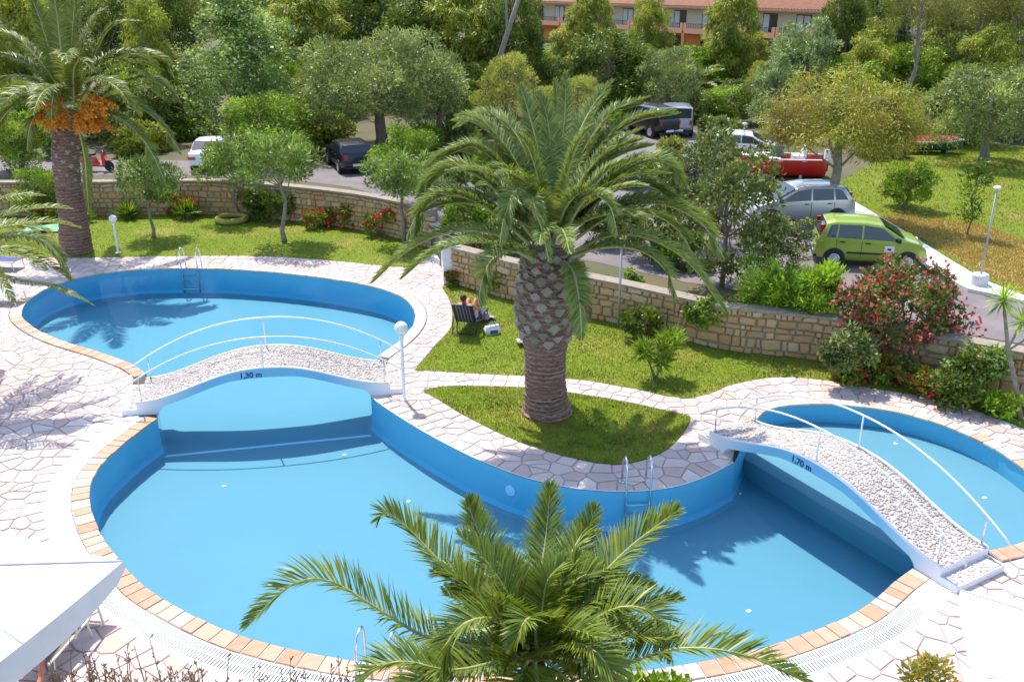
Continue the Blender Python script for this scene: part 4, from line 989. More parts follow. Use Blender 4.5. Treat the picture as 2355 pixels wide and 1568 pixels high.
for k, (x, y, dy) in enumerate(((105,215,-.6),(125,262,-.9),(215,235,-.8),(240,215,-.5),(195,270,-1.0),(90,250,-.2),(230,270,-.2))):
    c = WY(x, y, Yd + dy - .7) - B; s = Vector((hd.x, 0, hd.z - .25)); n = 900; g = np.random.default_rng(k)
    st = g.integers(0, 16, n); ang = st * 2.39; t = g.uniform(.35, 1, n); sp_ = np.column_stack([np.cos(ang), np.sin(ang), np.zeros(n)]) * (t * .40)[:, None]
    P = np.array(s.lerp(c, .45))[None] * (1 - t)[:, None] + np.array(c)[None] * t[:, None] + sp_ + np.array((0, 0, -.5))[None] * (t ** 2)[:, None] + g.normal(0, .02, (n, 3))
    D = unit(g.normal(size=(n, 3))); V, Fq = leaf_quads(P, D, unit(g.normal(size=(n, 3))), .10, .075); fb = obj('fruit_bunch', mesh_np('fruit_bunch', V, [Fq]), FM['orange'], dpm); fb['kind'] = 'stuff'
    MB().tube([s, s.lerp(c, .6) + Vector((0, 0, .2)), c], [.03, .025, .015], 6).build('fruit_stalk', M_['rachis_dry'], dpm)

# palm standing outside the left of the picture: its fronds reach in, its shadow lies on the deck
B = Vector((-14.1, 22.4, 0)); lp_ = thing('palm_tree', 'palm whose grey-green fronds reach over the bank of the ladder lobe', 'palm tree', B)
random.seed(15); palm_trunk(lp_, [(0, 0, -.1), (.05, 0, 1.5), (0, 0, 3.6)], [.45, .36, .36, .34], 26, .6, 40, .2)
hh = Vector((0, 0, 3.75)); Yl = B.y
traced(lp_, Yl, [([(-60,560,0),(20,540,0),(90,550,0),(135,585,0),(165,640,0)],1), ([(-60,600,-.2),(20,640,-.3),(110,655,-.3),(165,675,-.4),(215,702,-.4)],.55), ([(-60,540,.2),(-20,470,.3),(40,452,.3),(78,448,.3)],.9), ([(-60,560,.1),(10,545,.2),(80,545,.2),(150,600,.2)],.8)],
       leaf=LM['date'], rach=M_['rachis'], nl=90, ll=.5, lw=.035, r=.022, vee=.15, droop=.5)
for k in range(26): frond(lp_, gen_path(hh, k * 2.4 + .2, random.uniform(-.1, 1.0), random.uniform(2.7, 3.4), random.uniform(.8, 1.5)), LM['date'], M_['rachis'], nl=64, ll=.46, lw=.036, rach=.022, seed=2900 + k, droop=.4)

# front palm, seen from above
hq = WY(1228, 1470, 6.9); B = Vector((hq.x, hq.y, 0)); fp = thing('palm_tree', 'young palm with upright yellow-green fronds against the near side of the pool', 'palm tree', B)
random.seed(16); palm_trunk(fp, [(0, 0, -.1), (.04, 0, 2), (0, 0, hq.z - .25)], [.42, .32, .32, .34, .30, .10], 30, .55, 50, .2)
Yf = B.y
fl = [
 ([(1200,1490,0),(1110,1390,.15),(1010,1290,.35),(940,1215,.5),(890,1180,.5),(868,1195,.45)],1.0),
 ([(1210,1480,.1),(1155,1370,.4),(1115,1260,.7),(1085,1185,.85),(1076,1145,.9)],.9),
 ([(1225,1470,.15),(1235,1370,.5),(1255,1240,.95),(1266,1112,1.25)],.85),
 ([(1245,1470,.15),(1290,1370,.5),(1335,1265,.8),(1372,1165,1.0)],.85),
 ([(1255,1480,0),(1340,1375,.25),(1440,1265,.5),(1560,1172,.7)],1.0),
 ([(1200,1500,-.1),(1000,1470,0),(870,1400,0),(760,1335,0),(670,1345,-.05),(565,1440,-.1)],1.0),
 ([(1250,1490,-.1),(1340,1440,-.1),(1430,1395,-.15),(1505,1415,-.2),(1545,1510,-.3)],.95),
 ([(1250,1500,-.2),(1400,1530,-.5),(1560,1490,-.6),(1710,1505,-.7),(1855,1568,-.8)],1.0),
 ([(1215,1490,-.2),(1140,1425,-.35),(1070,1432,-.5),(1025,1490,-.6),(1010,1568,-.7)],.9),
 ([(1235,1490,-.2),(1228,1425,-.4),(1205,1430,-.6),(1180,1490,-.75)],.75),
 ([(1240,1480,0),(1250,1380,.15),(1262,1330,.2),(1300,1290,.3)],.7),
 ([(1215,1500,-.2),(1050,1540,-.5),(930,1520,-.6),(860,1540,-.65),(800,1610,-.7)],.9),
 ([(1240,1500,-.3),(1330,1480,-.6),(1390,1520,-.8),(1420,1600,-.9)],.9),
 ([(1250,1485,0),(1330,1400,.1),(1420,1350,.2),(1500,1350,.25)],.8),
 ([(1205,1490,0),(1120,1400,.1),(1060,1330,.2),(1000,1320,.25)],.8),
 ([(1225,1485,.05),(1190,1380,.2),(1160,1310,.3),(1120,1270,.35)],.8),
 ([(1240,1480,.05),(1290,1380,.2),(1330,1330,.3),(1390,1310,.4)],.8),
]
traced(fp, Yf, fl, leaf=LM['palm_front'], rach=M_['rachis'], nl=150, ll=0.38, lw=0.017, r=0.016, vee=.34, droop=.22)
for k in range(9): frond(fp, gen_path(Vector((0, 0, hq.z - .1)), k * 2.4, random.uniform(-.6, .1), random.uniform(1.4, 1.9), random.uniform(.6, 1.2)), LM['palm_front'], M_['rachis'], nl=90, ll=.40, lw=.026, rach=.016, seed=3900 + k)
for k in range(16): frond(fp, gen_path(Vector((0, 0, hq.z - .25)), k * 2.4 + .7, random.uniform(.35, 1.35), random.uniform(.9, 1.5), random.uniform(.5, 1.3)), LM['palm_front'], M_['rachis'], nl=100, ll=.34, lw=.018, rach=.014, seed=4900 + k, vee=.4)
# two far date palms among the trees
for k, (x, y, Y, s) in enumerate(((1600,262,68,.85),(1690,240,72,.7))):
    g0 = W(x, 300, UP_Z); X = (x - CX) / F_PX * (Y * cp + 6 * sp); p = thing('palm_tree', ['low bushy palm before the dark fir behind the parked jeeps', 'dark palm under the blue-green tree beyond the jeeps'][k], 'palm tree', (X, Y, UP_Z))
    MB().tube([(0, 0, -.1), (0, 0, 1.6)], [.3, .25], 9).build('trunk', M_['palmbark'], p)
    for j in range(22): frond(p, gen_path((0, 0, 1.6), j * 2.4, random.uniform(.0, 1.2), 3.0 * s, random.uniform(1, 1.7)), LM['palm'], M_['rachis'], nl=26, ll=.55, lw=.09, rach=.03, seed=j + 50 * k)
# ---- tree kinds
tree_mesh('olive', 'olive', 6.0, 4.4, 2.6, 30000, 60, 1.15, .20, .08, shell=.72, seed=1, trunk=.34, up=.35, limbn=14, lowcut=-.6, cz=3.4)
tree_mesh('olive2', 'olive', 5.4, 3.0, 2.4, 17000, 40, .95, .20, .08, shell=.72, seed=2, trunk=.28, up=.3, lowcut=-.7, cz=2.9)
tree_mesh('poplar', 'poplar', 11.0, 2.7, 5.4, 20000, 70, 1.0, .17, .14, seed=3, trunk=.24, up=.2, taper=.35, cz=5.7)
tree_mesh('euca', 'euca', 13.0, 3.2, 6.0, 16000, 64, 1.15, .42, .11, droop=.75, up=.1, seed=4, trunk=.28, bark='bark_pale', cz=7.0)
tree_mesh('euca2', 'euca', 12.0, 2.4, 5.6, 15000, 56, 1.0, .42, .11, droop=.8, up=.1, seed=5, trunk=.24, bark='bark_pale', cz=6.4)
tree_mesh('darktree', 'dark', 11.0, 3.6, 5.2, 16000, 64, 1.25, .34, .14, seed=6, trunk=.3, up=.2, cz=5.6)
tree_mesh('darktree2', 'dark', 9.0, 3.0, 4.3, 14000, 50, 1.15, .32, .14, seed=7, trunk=.26, up=.2, droop=.2, cz=4.6)
tree_mesh('greentree', 'green', 8.0, 3.0, 3.8, 15000, 52, 1.05, .26, .14, seed=8, trunk=.24, cz=4.0)
tree_mesh('bluetree', 'blue', 8.5, 3.0, 4.0, 16000, 56, 1.0, .24, .11, seed=9, trunk=.24, taper=.3, up=.3, cz=4.4)
tree_mesh('pepper', 'pepper', 6.2, 3.3, 2.1, 30000, 64, .95, .20, .045, droop=.45, up=.1, seed=10, trunk=.26, limbn=14, lowcut=-.22, cz=4.0, bark='bark_pale', shell=.4)
tree_mesh('pale', 'pale', 6.0, 1.9, 2.6, 9000, 40, .7, .26, .05, seed=11, trunk=.16, up=.6, taper=.6)
tree_mesh('pine', 'pine', 12.5, 3.6, 3.0, 11000, 40, 1.1, .30, .06, seed=12, trunk=.26, up=.5, flat=.55, bark='bark_pale', lowcut=-.4, wob=.3)
tree_mesh('fir', 'dark', 6.0, 1.5, 2.8, 7000, 40, .6, .3, .08, seed=13, trunk=.14, taper=.85, up=-.1, droop=.2)
tree_mesh('evergreen', 'green', 5.0, 2.6, 2.4, 14000, 46, .85, .17, .10, seed=14, trunk=.22, cz=2.5)
tree_mesh('oleander', 'oleander', 3.6, 1.35, 1.15, 5200, 34, .48, .20, .05, seed=15, trunk=.085, up=.45, limbn=12, lowcut=-.4, bark='bark_pale')
tree_mesh('oleander2', 'oleander', 3.3, 1.15, 1.15, 4600, 30, .45, .20, .05, seed=16, trunk=.075, up=.45, limbn=10, lowcut=-.6, bark='bark_pale')
tree_mesh('looseshrub', 'shrub', 4.6, 1.8, 2.2, 7500, 70, .42, .13, .08, seed=17, trunk=.07, up=.4, limbn=40, shell=.15, cz=2.3)
tree_mesh('roundbush', 'green', 1.75, .95, .8, 3600, 26, .36, .14, .07, seed=18, trunk=.09, up=.4, cz=.95)
tree_mesh('sapling', 'green', 3.0, .5, 1.2, 1100, 26, .26, .16, .07, seed=19, trunk=.035, up=.3)
random.seed(44)
def at_px(x, y, z=UP_Z): p = W(x, y, z); return (p.x, p.y, z)
def behind(x, Y, z=UP_Z, zref=4.0):
    return ((x - CX) / F_PX * (Y * cp + (CAM_H - zref) * sp), Y, z)
T = plant_tree
# left and middle: x and width in pixels, y of the top, distance
TH = {}
def PT(key, name, label, x, w, ytop, Y, rz=None, group='trees of the wood behind the car park', cat='tree'):
    dims = {'olive': (6.0, 4.9), 'olive2': (5.4, 3.4), 'poplar': (11.0, 3.1), 'euca': (13, 3.9), 'euca2': (12, 3.0), 'darktree': (11, 4.3), 'darktree2': (9, 3.6), 'greentree': (8, 3.5), 'bluetree': (8.5, 3.4), 'pale': (6.0, 2.2), 'pine': (12.5, 4.2), 'fir': (6.0, 1.8), 'evergreen': (5.0, 3.0)}[key]
    top = WY(x, ytop, Y); h = top.z - UP_Z; sc = proj((top.x, Y, UP_Z + h * .6))[2]
    return plant_tree(key, name, label, (top.x, Y, UP_Z), (w * 1.22 / sc / 2) / dims[1], random.uniform(0, 6.28) if rz is None else rz, group, cat, sz=h / dims[0])
T = plant_tree
PT('poplar', 'poplar_tree', 'silvery leafy poplar standing behind the white car', 528, 235, -70, 54)
PT('evergreen', 'evergreen_tree', 'dark rounded evergreen between the white car and the dark hatchback', 595, 215, 205, 48)
PT('olive', 'olive_tree', 'broad silver-green olive tree behind the dark hatchback', 865, 360, 82, 52.5, .6)
PT('olive2', 'olive_tree', 'smaller silver-green olive at the side of the broad one', 1005, 150, 115, 55)
PT('pale', 'cypress_tree', 'pale yellow-green pointed bush tree behind the big palm crown', 1163, 130, 98, 55)
PT('pale', 'cypress_tree', 'small pale yellow-green bush tree beside the taller pale one', 1330, 105, 160, 58)
PT('pale', 'cypress_tree', 'pale feathery bush tree under the orange balcony', 1245, 100, 185, 58)
T('oleander', 'oleander_tree', 'oleander with a forked pale trunk on the back lawn', at_px(655, 556, 0), 1.2, .3, cat='oleander')
T('oleander2', 'oleander_tree', 'slim oleander with pink flowers near the globe lamp', at_px(352, 546, 0), 1.0, 1.0, cat='oleander')
T('oleander2', 'oleander_tree', 'darker oleander shading the yellow ring on the lawn', at_px(545, 503, 0), 1.05, 2.4, cat='oleander')
T('oleander', 'oleander_tree', 'bushy oleander at the end of the back wall beside the steps', at_px(930, 556, 0), 1.08, 4.0, cat='oleander', sz=1.0)
T('evergreen', 'evergreen_bush', 'green bush behind the oleander at the end of the back wall', behind(925, 44), .55, 2.0, cat='bush')
T('evergreen', 'evergreen_bush', 'dark bush at the foot of the date palm beside the stone wall', at_px(95, 500, 0), .48, 3.0, cat='bush')
T('evergreen', 'evergreen_bush', 'dark bush on the car park edge left of the date palm', behind(25, 46), .62, 1.0, cat='bush')
# right
T('pepper', 'pepper_tree', 'drooping yellow-orange pepper tree over the silver car', at_px(1908, 508), .93, 0, sz=.88)
PT('bluetree', 'eucalyptus_tree', 'blue-grey leafy tree before the hotel balconies', 1872, 165, 25, 60)
PT('bluetree', 'eucalyptus_tree', 'lower blue-grey tree at the foot of the taller one', 1798, 120, 112, 57)
PT('olive2', 'olive_tree', 'grey olive tree behind the parked jeeps', 1543, 150, 112, 65)
T('looseshrub', 'tall_shrub', 'tall loose dark shrub between the big palm and the silver car', at_px(1660, 660), 1.08, 0, cat='shrub')
T('looseshrub', 'tall_shrub', 'loose dark shrub hiding the nose of the silver car', at_px(1775, 640), .8, 2.0, cat='shrub', sz=.48)
T('looseshrub', 'tall_shrub', 'thin loose shrub with reddish tips behind the car park lamp', at_px(1585, 560), .85, 4.0, cat='shrub')
T('roundbush', 'round_bush', 'round clipped bush standing on the far lawn', at_px(2080, 480), 1.1, 0, cat='bush')
T('sapling', 'sapling', 'thin young sapling on the dry patch of the far lawn', at_px(2222, 543), .98, 0)
PT('olive2', 'olive_tree', 'spreading grey-green tree at the edge of the far lawn', 2300, 240, 150, 48)
PT('fir', 'fir_tree', 'dark fir behind the green rowing boat', 2172, 110, 185, 60)
PT('fir', 'fir_tree', 'dark fir before the blue-grey trees', 1690, 80, 170, 66)
PT('fir', 'fir_tree', 'narrow dark fir behind the grey olive', 1612, 75, 150, 68)
PT('pine', 'pine_tree', 'tall pine with a long bare leaning trunk behind the pepper tree', 2135, 170, -70, 57)
PT('pine', 'pine_tree', 'tall pine with dark flat crown beside the far lawn', 2270, 210, -60, 64)
PT('pine', 'pine_tree', 'pine crown closing the lawn by the right-hand olive', 2390, 180, -50, 60)
wood = [
 ('euca',10,210,-70,62,'yellow-green drooping tree beyond the date palm'),('darktree',120,190,-80,78,'dark tree high behind the date palm crown'),('darktree2',265,170,-60,70,'dark leafy tree over the red scooter'),
 ('darktree',370,150,-70,66,'dark slender tree beside the poplar trunk'),('euca',310,130,-40,60,'yellow-topped tree left of the poplar'),('evergreen',300,150,130,57,'yellowish bush tree right of the date palm crown'),('darktree2',365,150,165,55,'dark bush tree over the oleander with pink flowers'),
 ('euca2',690,190,-80,68,'yellow-green tree just right of the poplar'),('greentree',655,120,100,58,'rounded green tree above the broad olive'),('darktree',820,220,-90,74,'dark tree behind the broad olive'),('darktree2',745,120,60,66,'dark tree between poplar and olive'),
 ('darktree2',945,170,-60,70,'dark drooping tree over the olive crown'),('euca2',1070,170,-80,68,'tall willowy yellow-green tree above the pale bushes'),('darktree',1010,120,-70,76,'dark tree between the two olives'),
 ('darktree2',1180,130,-60,66,'dark tree behind the pale bush tree'),('darktree',1090,130,140,64,'dark low tree behind the smaller olive'),('darktree2',1270,110,118,66,'dark low tree below the orange balcony'),
 ('euca2',1362,110,-70,74,'tall yellow-green tree right of the orange balcony'),('darktree2',1405,165,50,66,'dark rounded tree before the hotel'),('euca',1492,110,-30,76,'yellow-green tree before the hotel windows'),
 ('greentree',1480,110,95,70,'low green tree above the grey olive'),('euca2',1698,120,-80,72,'tall slender yellow-green tree between hotel balconies'),('greentree',1630,120,100,72,'low yellow-green tree under the middle balconies'),('pale',1768,80,125,62,'yellow bush tree at the foot of the hotel'),
 ('darktree',1965,110,-70,72,'dark tree right of the blue-grey tree'),('euca',2040,120,20,64,'light drooping tree above the pepper tree'),('darktree2',2060,160,-60,80,'dark tree behind the tall pines'),('greentree',1970,140,120,58,'green tree behind the pepper crown'),
 ('euca2',2195,130,-60,72,'light tree among the tall pines'),('euca',2340,150,-80,74,'yellow-green tree high above the far lawn'),('darktree2',2400,150,20,68,'dark tree at the far end of the lawn'),('greentree',2225,120,130,60,'low green tree between the pine trunks'),
 ('greentree',1235,110,100,88,'low tree just under the orange balcony'),('euca',1320,110,40,84,'yellowish tree beside the orange balcony'),('greentree',1440,120,60,86,'rounded tree left of the middle balconies'),('greentree',1560,130,98,88,'low tree under the middle balconies'),('euca',1640,90,70,84,'yellow-green tree right of the middle balconies'),('euca2',1735,80,60,82,'thin light tree left of the right-hand balconies'),('darktree2',1800,120,128,80,'dark low tree under the right-hand balconies'),('darktree2',1930,120,40,74,'dark tree right of the right-hand balconies'),
 ('euca',1995,130,70,60,'light tree over the left shoulder of the pepper tree'),('greentree',2110,140,90,62,'green tree behind the long bare pine trunk'),('darktree2',2215,140,60,66,'dark tree right of the bare pine trunk'),('euca',2300,140,40,60,'light tree over the spreading grey-green tree'),('darktree2',2360,140,120,56,'dark tree behind the spreading grey-green tree'),('evergreen',2240,150,210,54,'low bush between fir and grey-green tree'),
 ('euca',2520,170,-40,62,'light tree beyond the right end of the far lawn'),('darktree',2640,190,-60,70,'dark tree beyond the right end of the far lawn'),('greentree',2600,170,90,56,'rounded green tree beyond the right end of the far lawn'),('darktree2',2800,190,-40,66,'dark drooping tree far past the lawn end'),('euca2',2740,170,-20,76,'slim light tree far past the lawn end'),
 ('evergreen',60,170,180,56,'bushy evergreen left of the date palm crown'),('evergreen',200,150,200,56,'bushy evergreen behind the red scooter'),('greentree',430,110,150,60,'low green tree behind the white car roof'),('evergreen',715,150,200,56,'bushy evergreen in shade left of the broad olive'),
 ('greentree',1090,130,200,58,'low green tree behind the palm fronds by the lane'),('evergreen',1420,130,190,66,'low green bush closing the lane behind the jeeps'),('evergreen',1690,150,190,62,'low green bush between jeeps and pepper tree'),('evergreen',2080,150,200,56,'low green bush right of the pepper tree'),
]
for k, x, w, yt, Y, lab in wood:
    PT(k, {'euca': 'eucalyptus_tree', 'euca2': 'eucalyptus_tree', 'darktree': 'dark_tree', 'darktree2': 'dark_tree', 'greentree': 'green_tree', 'pale': 'cypress_tree', 'evergreen': 'evergreen_tree'}[k], lab, x, w, yt, Y)
# leaning grey trunk in front of the wood
t = thing('leaning_trunk', 'bare grey tree trunk leaning to the right above the pale bush tree', 'tree', behind(1125, 63)); a = WY(1130, 190, 63) - t.location; b = WY(1205, -40, 63) - t.location
MB().tube([(0, 0, -.1), a * .6, a, a.lerp(b, .5), b], [.26, .22, .19, .17, .13], 9).build('trunk', M_['bark_pale'], t, smooth=True); MB().tube([a.lerp(b, .5), b + Vector((-1.2, 0, .3))], [.10, .05], 7).build('branch', M_['bark_pale'], t)
# far-off wood closing the view (reads as one mass)
n = 90; V = []; Fq = []; c0 = 0
for i in range(n):
    x = RNG.uniform(-150, 150); Y = RNG.uniform(150, 215); h = RNG.uniform(9, 17)
    v, f, _ = blob_crown((5, 5, h * .45), (x, Y, UP_Z + h * .55), 16, 2.6, 650, 1.1, .55, .1, .2, 500 + i)
    V.append(v); Fq.append(f + c0); c0 += len(v)
o = obj('far_wood', mesh_np('far_wood', np.concatenate(V), [np.concatenate(Fq)]), LM['dark']); tag(o, 'distant dark green wood closing the view behind the hotel', 'wood', kind='stuff')
bush_px = [(-20,300,52,110),(70,285,54,120),(130,300,50,90),(255,262,53,140),(330,285,52,120),(300,330,50,80),(395,262,56,120),(455,275,57,110),(690,300,50,90),(740,262,55,110),(640,300,52,80),(960,300,52,100),(1040,270,56,120),(1090,320,50,110),(1120,360,46,90),(1390,250,64,110),(1430,290,60,70),(1660,275,58,100),(1620,262,62,100),(2030,300,50,120),(2110,262,56,110),(2210,300,54,110)]
bush_kind = ['dark', 'green', 'olive', 'dark', 'euca']; n_b = len(bush_px)
lab_at = ['beyond the left end of the car park','behind the date palm crown','behind the date palm trunk','over the red scooter','right of the red scooter','low behind the pink oleander','left of the white car roof','right over the white car roof','right of the round evergreen','between evergreen and broad olive','low by the dark evergreen','right of the broad olive trunk','under the smaller olive','behind the oleander at the wall end','by the lane behind the palm','left of the black jeep','low beside the black jeep','right of the grey jeep','behind the grey jeep','right under the pepper crown','behind the green boat','right of the dark fir']
for i, (x, yt, Y, w) in enumerate(bush_px):
    top = WY(x, yt, Y); h = max(.8, top.z - UP_Z); sc = proj((top.x, Y, UP_Z))[2]; r = w / sc / 2; kd = bush_kind[i % 5]; t = thing('bush', ('dark green', 'leafy green', 'grey-green', 'dusky green', 'yellow-green')[i % 5] + ' bush ' + lab_at[i], 'bush', (top.x, Y, UP_Z), group='bushes behind the car park')
    v, f, bc = blob_crown((r, r * .8, h * .52), (0, 0, h * .5), 26, min(r, h) * .36, 3600, .24, .11, .1, .3, 900 + i, .6)
    obj('foliage', mesh_np('foliage', v, [f]), LM[kd], t); mb = MB()
    for q in bc[::4]: mb.tube([(0, 0, -.05), tuple(q * np.array((.5, .5, .6))), tuple(q)], [.05, .035, .015], 5)
    mb.build('stems', M_['bark'], t)
n = 190; V = []; Fq = []; c0 = 0                                  # undergrowth below the trees
for i in range(n):
    x = RNG.uniform(-70, 75); Y = RNG.uniform(58, 108); h = RNG.uniform(1.0, 2.6)
    if 0 < x < 16 and Y < 74: continue
    v, f, _ = blob_crown((1.8, 1.8, h * .6), (x, Y, UP_Z + h * .45), 10, .8, 420, .32, .14, .1, .3, 800 + i)
    V.append(v); Fq.append(f + c0); c0 += len(v)
o = obj('undergrowth', mesh_np('undergrowth', np.concatenate(V), [np.concatenate(Fq)]), LM['green']); tag(o, 'tangled green undergrowth below the trees beyond the car park', 'undergrowth', kind='stuff')

# ---- shrubs and flowers
def shrub(name, label, loc, rad, n, L, wd, kind, up=.4, nb=24, br=.3, flowers=None, fn=0, fs=.07, cat='shrub', seed=0, stems=5, droop=0.0, group=None, shell=.4, cz=None):
    t = thing(name, label, cat, loc, 0, group); c = (0, 0, cz if cz is not None else rad[2] * .95)
    V, Fq, bc = blob_crown(rad, c, nb, br, n, L, wd, droop, up, seed, shell)
    obj('foliage', mesh_np('foliage', V, [Fq]), LM[kind], t)
    mb = MB(); rs = random.Random(seed)
    for k in range(stems):
        q = bc[rs.randrange(len(bc))]; mb.tube([(rs.uniform(-.1, .1), rs.uniform(-.1, .1), -.05), (q[0] * .5, q[1] * .5, q[2] * .5), tuple(q)], [.03, .022, .01], 5)
    mb.build('stems', M_['bark'], t)
    if flowers:
        g = np.random.default_rng(seed + 5); m = fn; k = g.integers(0, len(bc), m); q = unit(g.normal(size=(m, 3)) + unit(bc - np.array(c))[k] * .8 + np.array((0, -.5, .5)))
        P = bc[k] + q * br * g.uniform(.7, 1.25, (m, 1)); VV = []; FF = []; c0 = 0
        for j in range(4):
            D = unit(g.normal(size=(m, 3)) * .7 + q); v, f = leaf_quads(P, D, unit(g.normal(size=(m, 3))), fs * g.uniform(.7, 1.3, m), fs * .8); VV.append(v); FF.append(f + c0); c0 += len(v)
        o = obj('blossoms', mesh_np('blossoms', np.concatenate(VV), [np.concatenate(FF)]), FM[flowers], t); o['kind'] = 'stuff'
    return t
p = W(2055, 850); shrub('hibiscus_bush', 'big red-flowered hibiscus bush leaning over the stone wall', (p.x + .1, p.y + .1, 0), (1.75, 1.1, 1.35), 9000, .13, .08, 'shrub', nb=80, br=.38, flowers='hib', fn=850, fs=.105, seed=61, stems=22, cat='hibiscus', cz=1.62)
for k, (x, y, s, lab) in enumerate(((2010,882,.42,'red geraniums at the foot of the hibiscus, next to the oleander shoots'),(2085,897,.46,'red geraniums in the bed under the middle of the hibiscus'),(2150,918,.46,'red geraniums in the bed before the white-flowered shrub'),(1960,885,.3,'low dark-red groundcover at the deck edge by the hibiscus'))):
    p = W(x, y); shrub('geranium', lab, (p.x, p.y + .15, 0), (s * 1.3, s, s * .85), 1100, .10, .09, 'green', nb=16, br=.2, flowers='red', fn=70, fs=.075, seed=70 + k, cat='flowers')
p = W(2205, 938); shrub('white_shrub', 'dark leafy shrub with pale flowers right of the hibiscus', (p.x, p.y + .2, 0), (.6, .5, .75), 2200, .13, .08, 'dark', nb=22, br=.3, flowers='pink', fn=26, fs=.07, seed=81)
p = W(1945, 868); shrub('oleander_shoots', 'grey-green oleander shoots before the wall left of the hibiscus', (p.x, p.y + .1, 0), (.5, .4, .8), 1300, .17, .045, 'blue', nb=16, br=.28, seed=82)
p = W(2300, 962); shrub('bright_shrub', 'low bright green shrub at the foot of the dragon tree', (p.x, p.y + .1, 0), (.42, .35, .32), 900, .16, .08, 'bright', nb=12, br=.18, seed=83)
p = W(1738, 700, UP_Z); shrub('cascading_bush', 'feathery bright green bush spilling over the stone wall', (p.x, p.y - .3, 1.2), (.7, .6, 1.1), 5000, .20, .04, 'bright', nb=30, br=.36, seed=84, droop=.0, up=.6, cz=.35)
p = W(1845, 712, UP_Z); shrub('cascading_bush', 'bright green bush on the wall between the feathery bush and the hibiscus', (p.x, p.y - .25, 1.2), (1.0, .7, 1.0), 6500, .18, .055, 'bright', nb=40, br=.38, seed=85, up=.6, cz=.4)
p = W(1505, 872); shrub('yucca_plant', 'light green rosette shrub on the lawn near the grey lamp post', (p.x, p.y, 0), (.55, .5, .55), 900, .30, .05, 'green', nb=9, br=.25, seed=86, up=.3, cz=.85)
p = W(1475, 790); shrub('wall_shrub', 'leafy green shrub against the curved wall behind the lamp post', (p.x, p.y + .35, 0), (.6, .35, .55), 1500, .14, .07, 'dark', nb=20, br=.22, seed=87, shell=.2)
p = W(1560, 700); shrub('wall_shrub', 'dark green shrub over the curved wall behind the palm fronds', (p.x + .1, p.y + .6, 0), (1.0, .8, 1.0), 4200, .14, .08, 'green', nb=28, br=.36, seed=88, cz=1.4)
p = W(1090, 640); shrub('wall_shrub', 'dark shrub before the wall beside the white pillar', (p.x, p.y, 0), (.8, .6, .9), 2800, .14, .08, 'dark', nb=24, br=.32, seed=89)
p = W(1170, 680); shrub('wall_shrub', 'dark shrub before the wall behind the sun lounger', (p.x, p.y + .2, 0), (.7, .5, .6), 2200, .14, .08, 'green', nb=20, br=.3, flowers='red', fn=18, seed=90)
p = W(1045, 655); shrub('geranium', 'red geraniums at the foot of the white pillar', (p.x, p.y - .2, 0), (.35, .25, .25), 500, .09, .08, 'green', nb=8, br=.14, flowers='red', fn=40, fs=.075, seed=91, cat='flowers')
p = W(1362, 722); shrub('geranium', 'red geraniums at the wall foot right of the big palm', (p.x, p.y, 0), (.3, .25, .25), 400, .09, .08, 'green', nb=8, br=.14, flowers='red', fn=30, fs=.075, seed=92, cat='flowers')
fl_l = [(790,520,.55,'red geraniums before the back wall under the dark hatchback'),(885,540,.6,'red geraniums by the bushy oleander'),(735,522,.4,'low red flowers beside the forked oleander'),(420,496,.55,'red flowers on thin stems below the white car'),(112,510,.35,'red flowers behind the date palm foot')]
for k, (x, y, s, lab) in enumerate(fl_l):
    p = W(x, y); shrub('geranium', lab, (p.x, p.y - .25, 0), (s * 1.5, s * .8, s), 900, .13, .09, 'green', nb=14, br=.26, flowers='red', fn=46, fs=.12, seed=100 + k, cat='flowers')
for k, (x, y, lab) in enumerate(((305,503,'spiky agave-like plant at the wall foot near the globe lamp'),(440,500,'pale spiky plant at the wall foot below the white car'),(195,505,'spiky plant in the shade right of the date palm trunk'))):
    p = W(x, y); shrub('spiky_plant', lab, (p.x, p.y - .3, 0), (.5, .4, .3), 260, .6, .07, 'green', nb=3, br=.1, seed=120 + k, up=.7, cat='plant', cz=.2)
p = W(600, 505); shrub('wall_shrub', 'dark hedge shrub filling the wall foot behind the forked oleander', (p.x + .6, p.y - .3, 0), (1.5, .5, .75), 3600, .15, .08, 'dark', nb=30, br=.34, seed=124)
p = W(860, 500, 0); shrub('wall_shrub', 'leafy shrub between red geraniums and bushy oleander', (p.x, p.y - 1.6, 0), (.7, .5, .7), 2200, .15, .07, 'oleander', nb=18, br=.3, seed=125)
for k, (x, y, r_, h_, kd, lab) in enumerate(((1075,545,.9,.8,'green','bushy shrub above the white pillar beside the car park'),(1190,575,1.1,.9,'dark','dark shrub above the curved wall behind the palm crown'),(1400,560,1.0,.9,'shrub','loose shrub on the road edge behind the palm fronds'),(1500,600,1.1,1.1,'shrub','loose leafy shrub above the wall right of the grey lamp post'),(1560,520,1.0,1.3,'shrub','airy shrub on the road edge left of the tall loose one'),(1020,470,1.2,1.1,'oleander','pale leafy shrub in the car park behind the wall end'),(1130,450,1.1,1.0,'green','rounded shrub in the car park behind the palm crown'),(1460,430,.9,.8,'green','small shrub on the verge near the jeeps'),(1640,420,1.0,1.5,'shrub','thin airy shrub before the white hatchback'),(1540,390,.8,.9,'pale','yellowish shrub on the verge below the jeeps'))):
    p = W(x, y, UP_Z); shrub('verge_shrub', lab, (p.x, p.y, UP_Z), (r_, r_ * .8, h_), 3600, .15, .075, kd, nb=34, br=.34, seed=160 + k, stems=9, shell=.3)
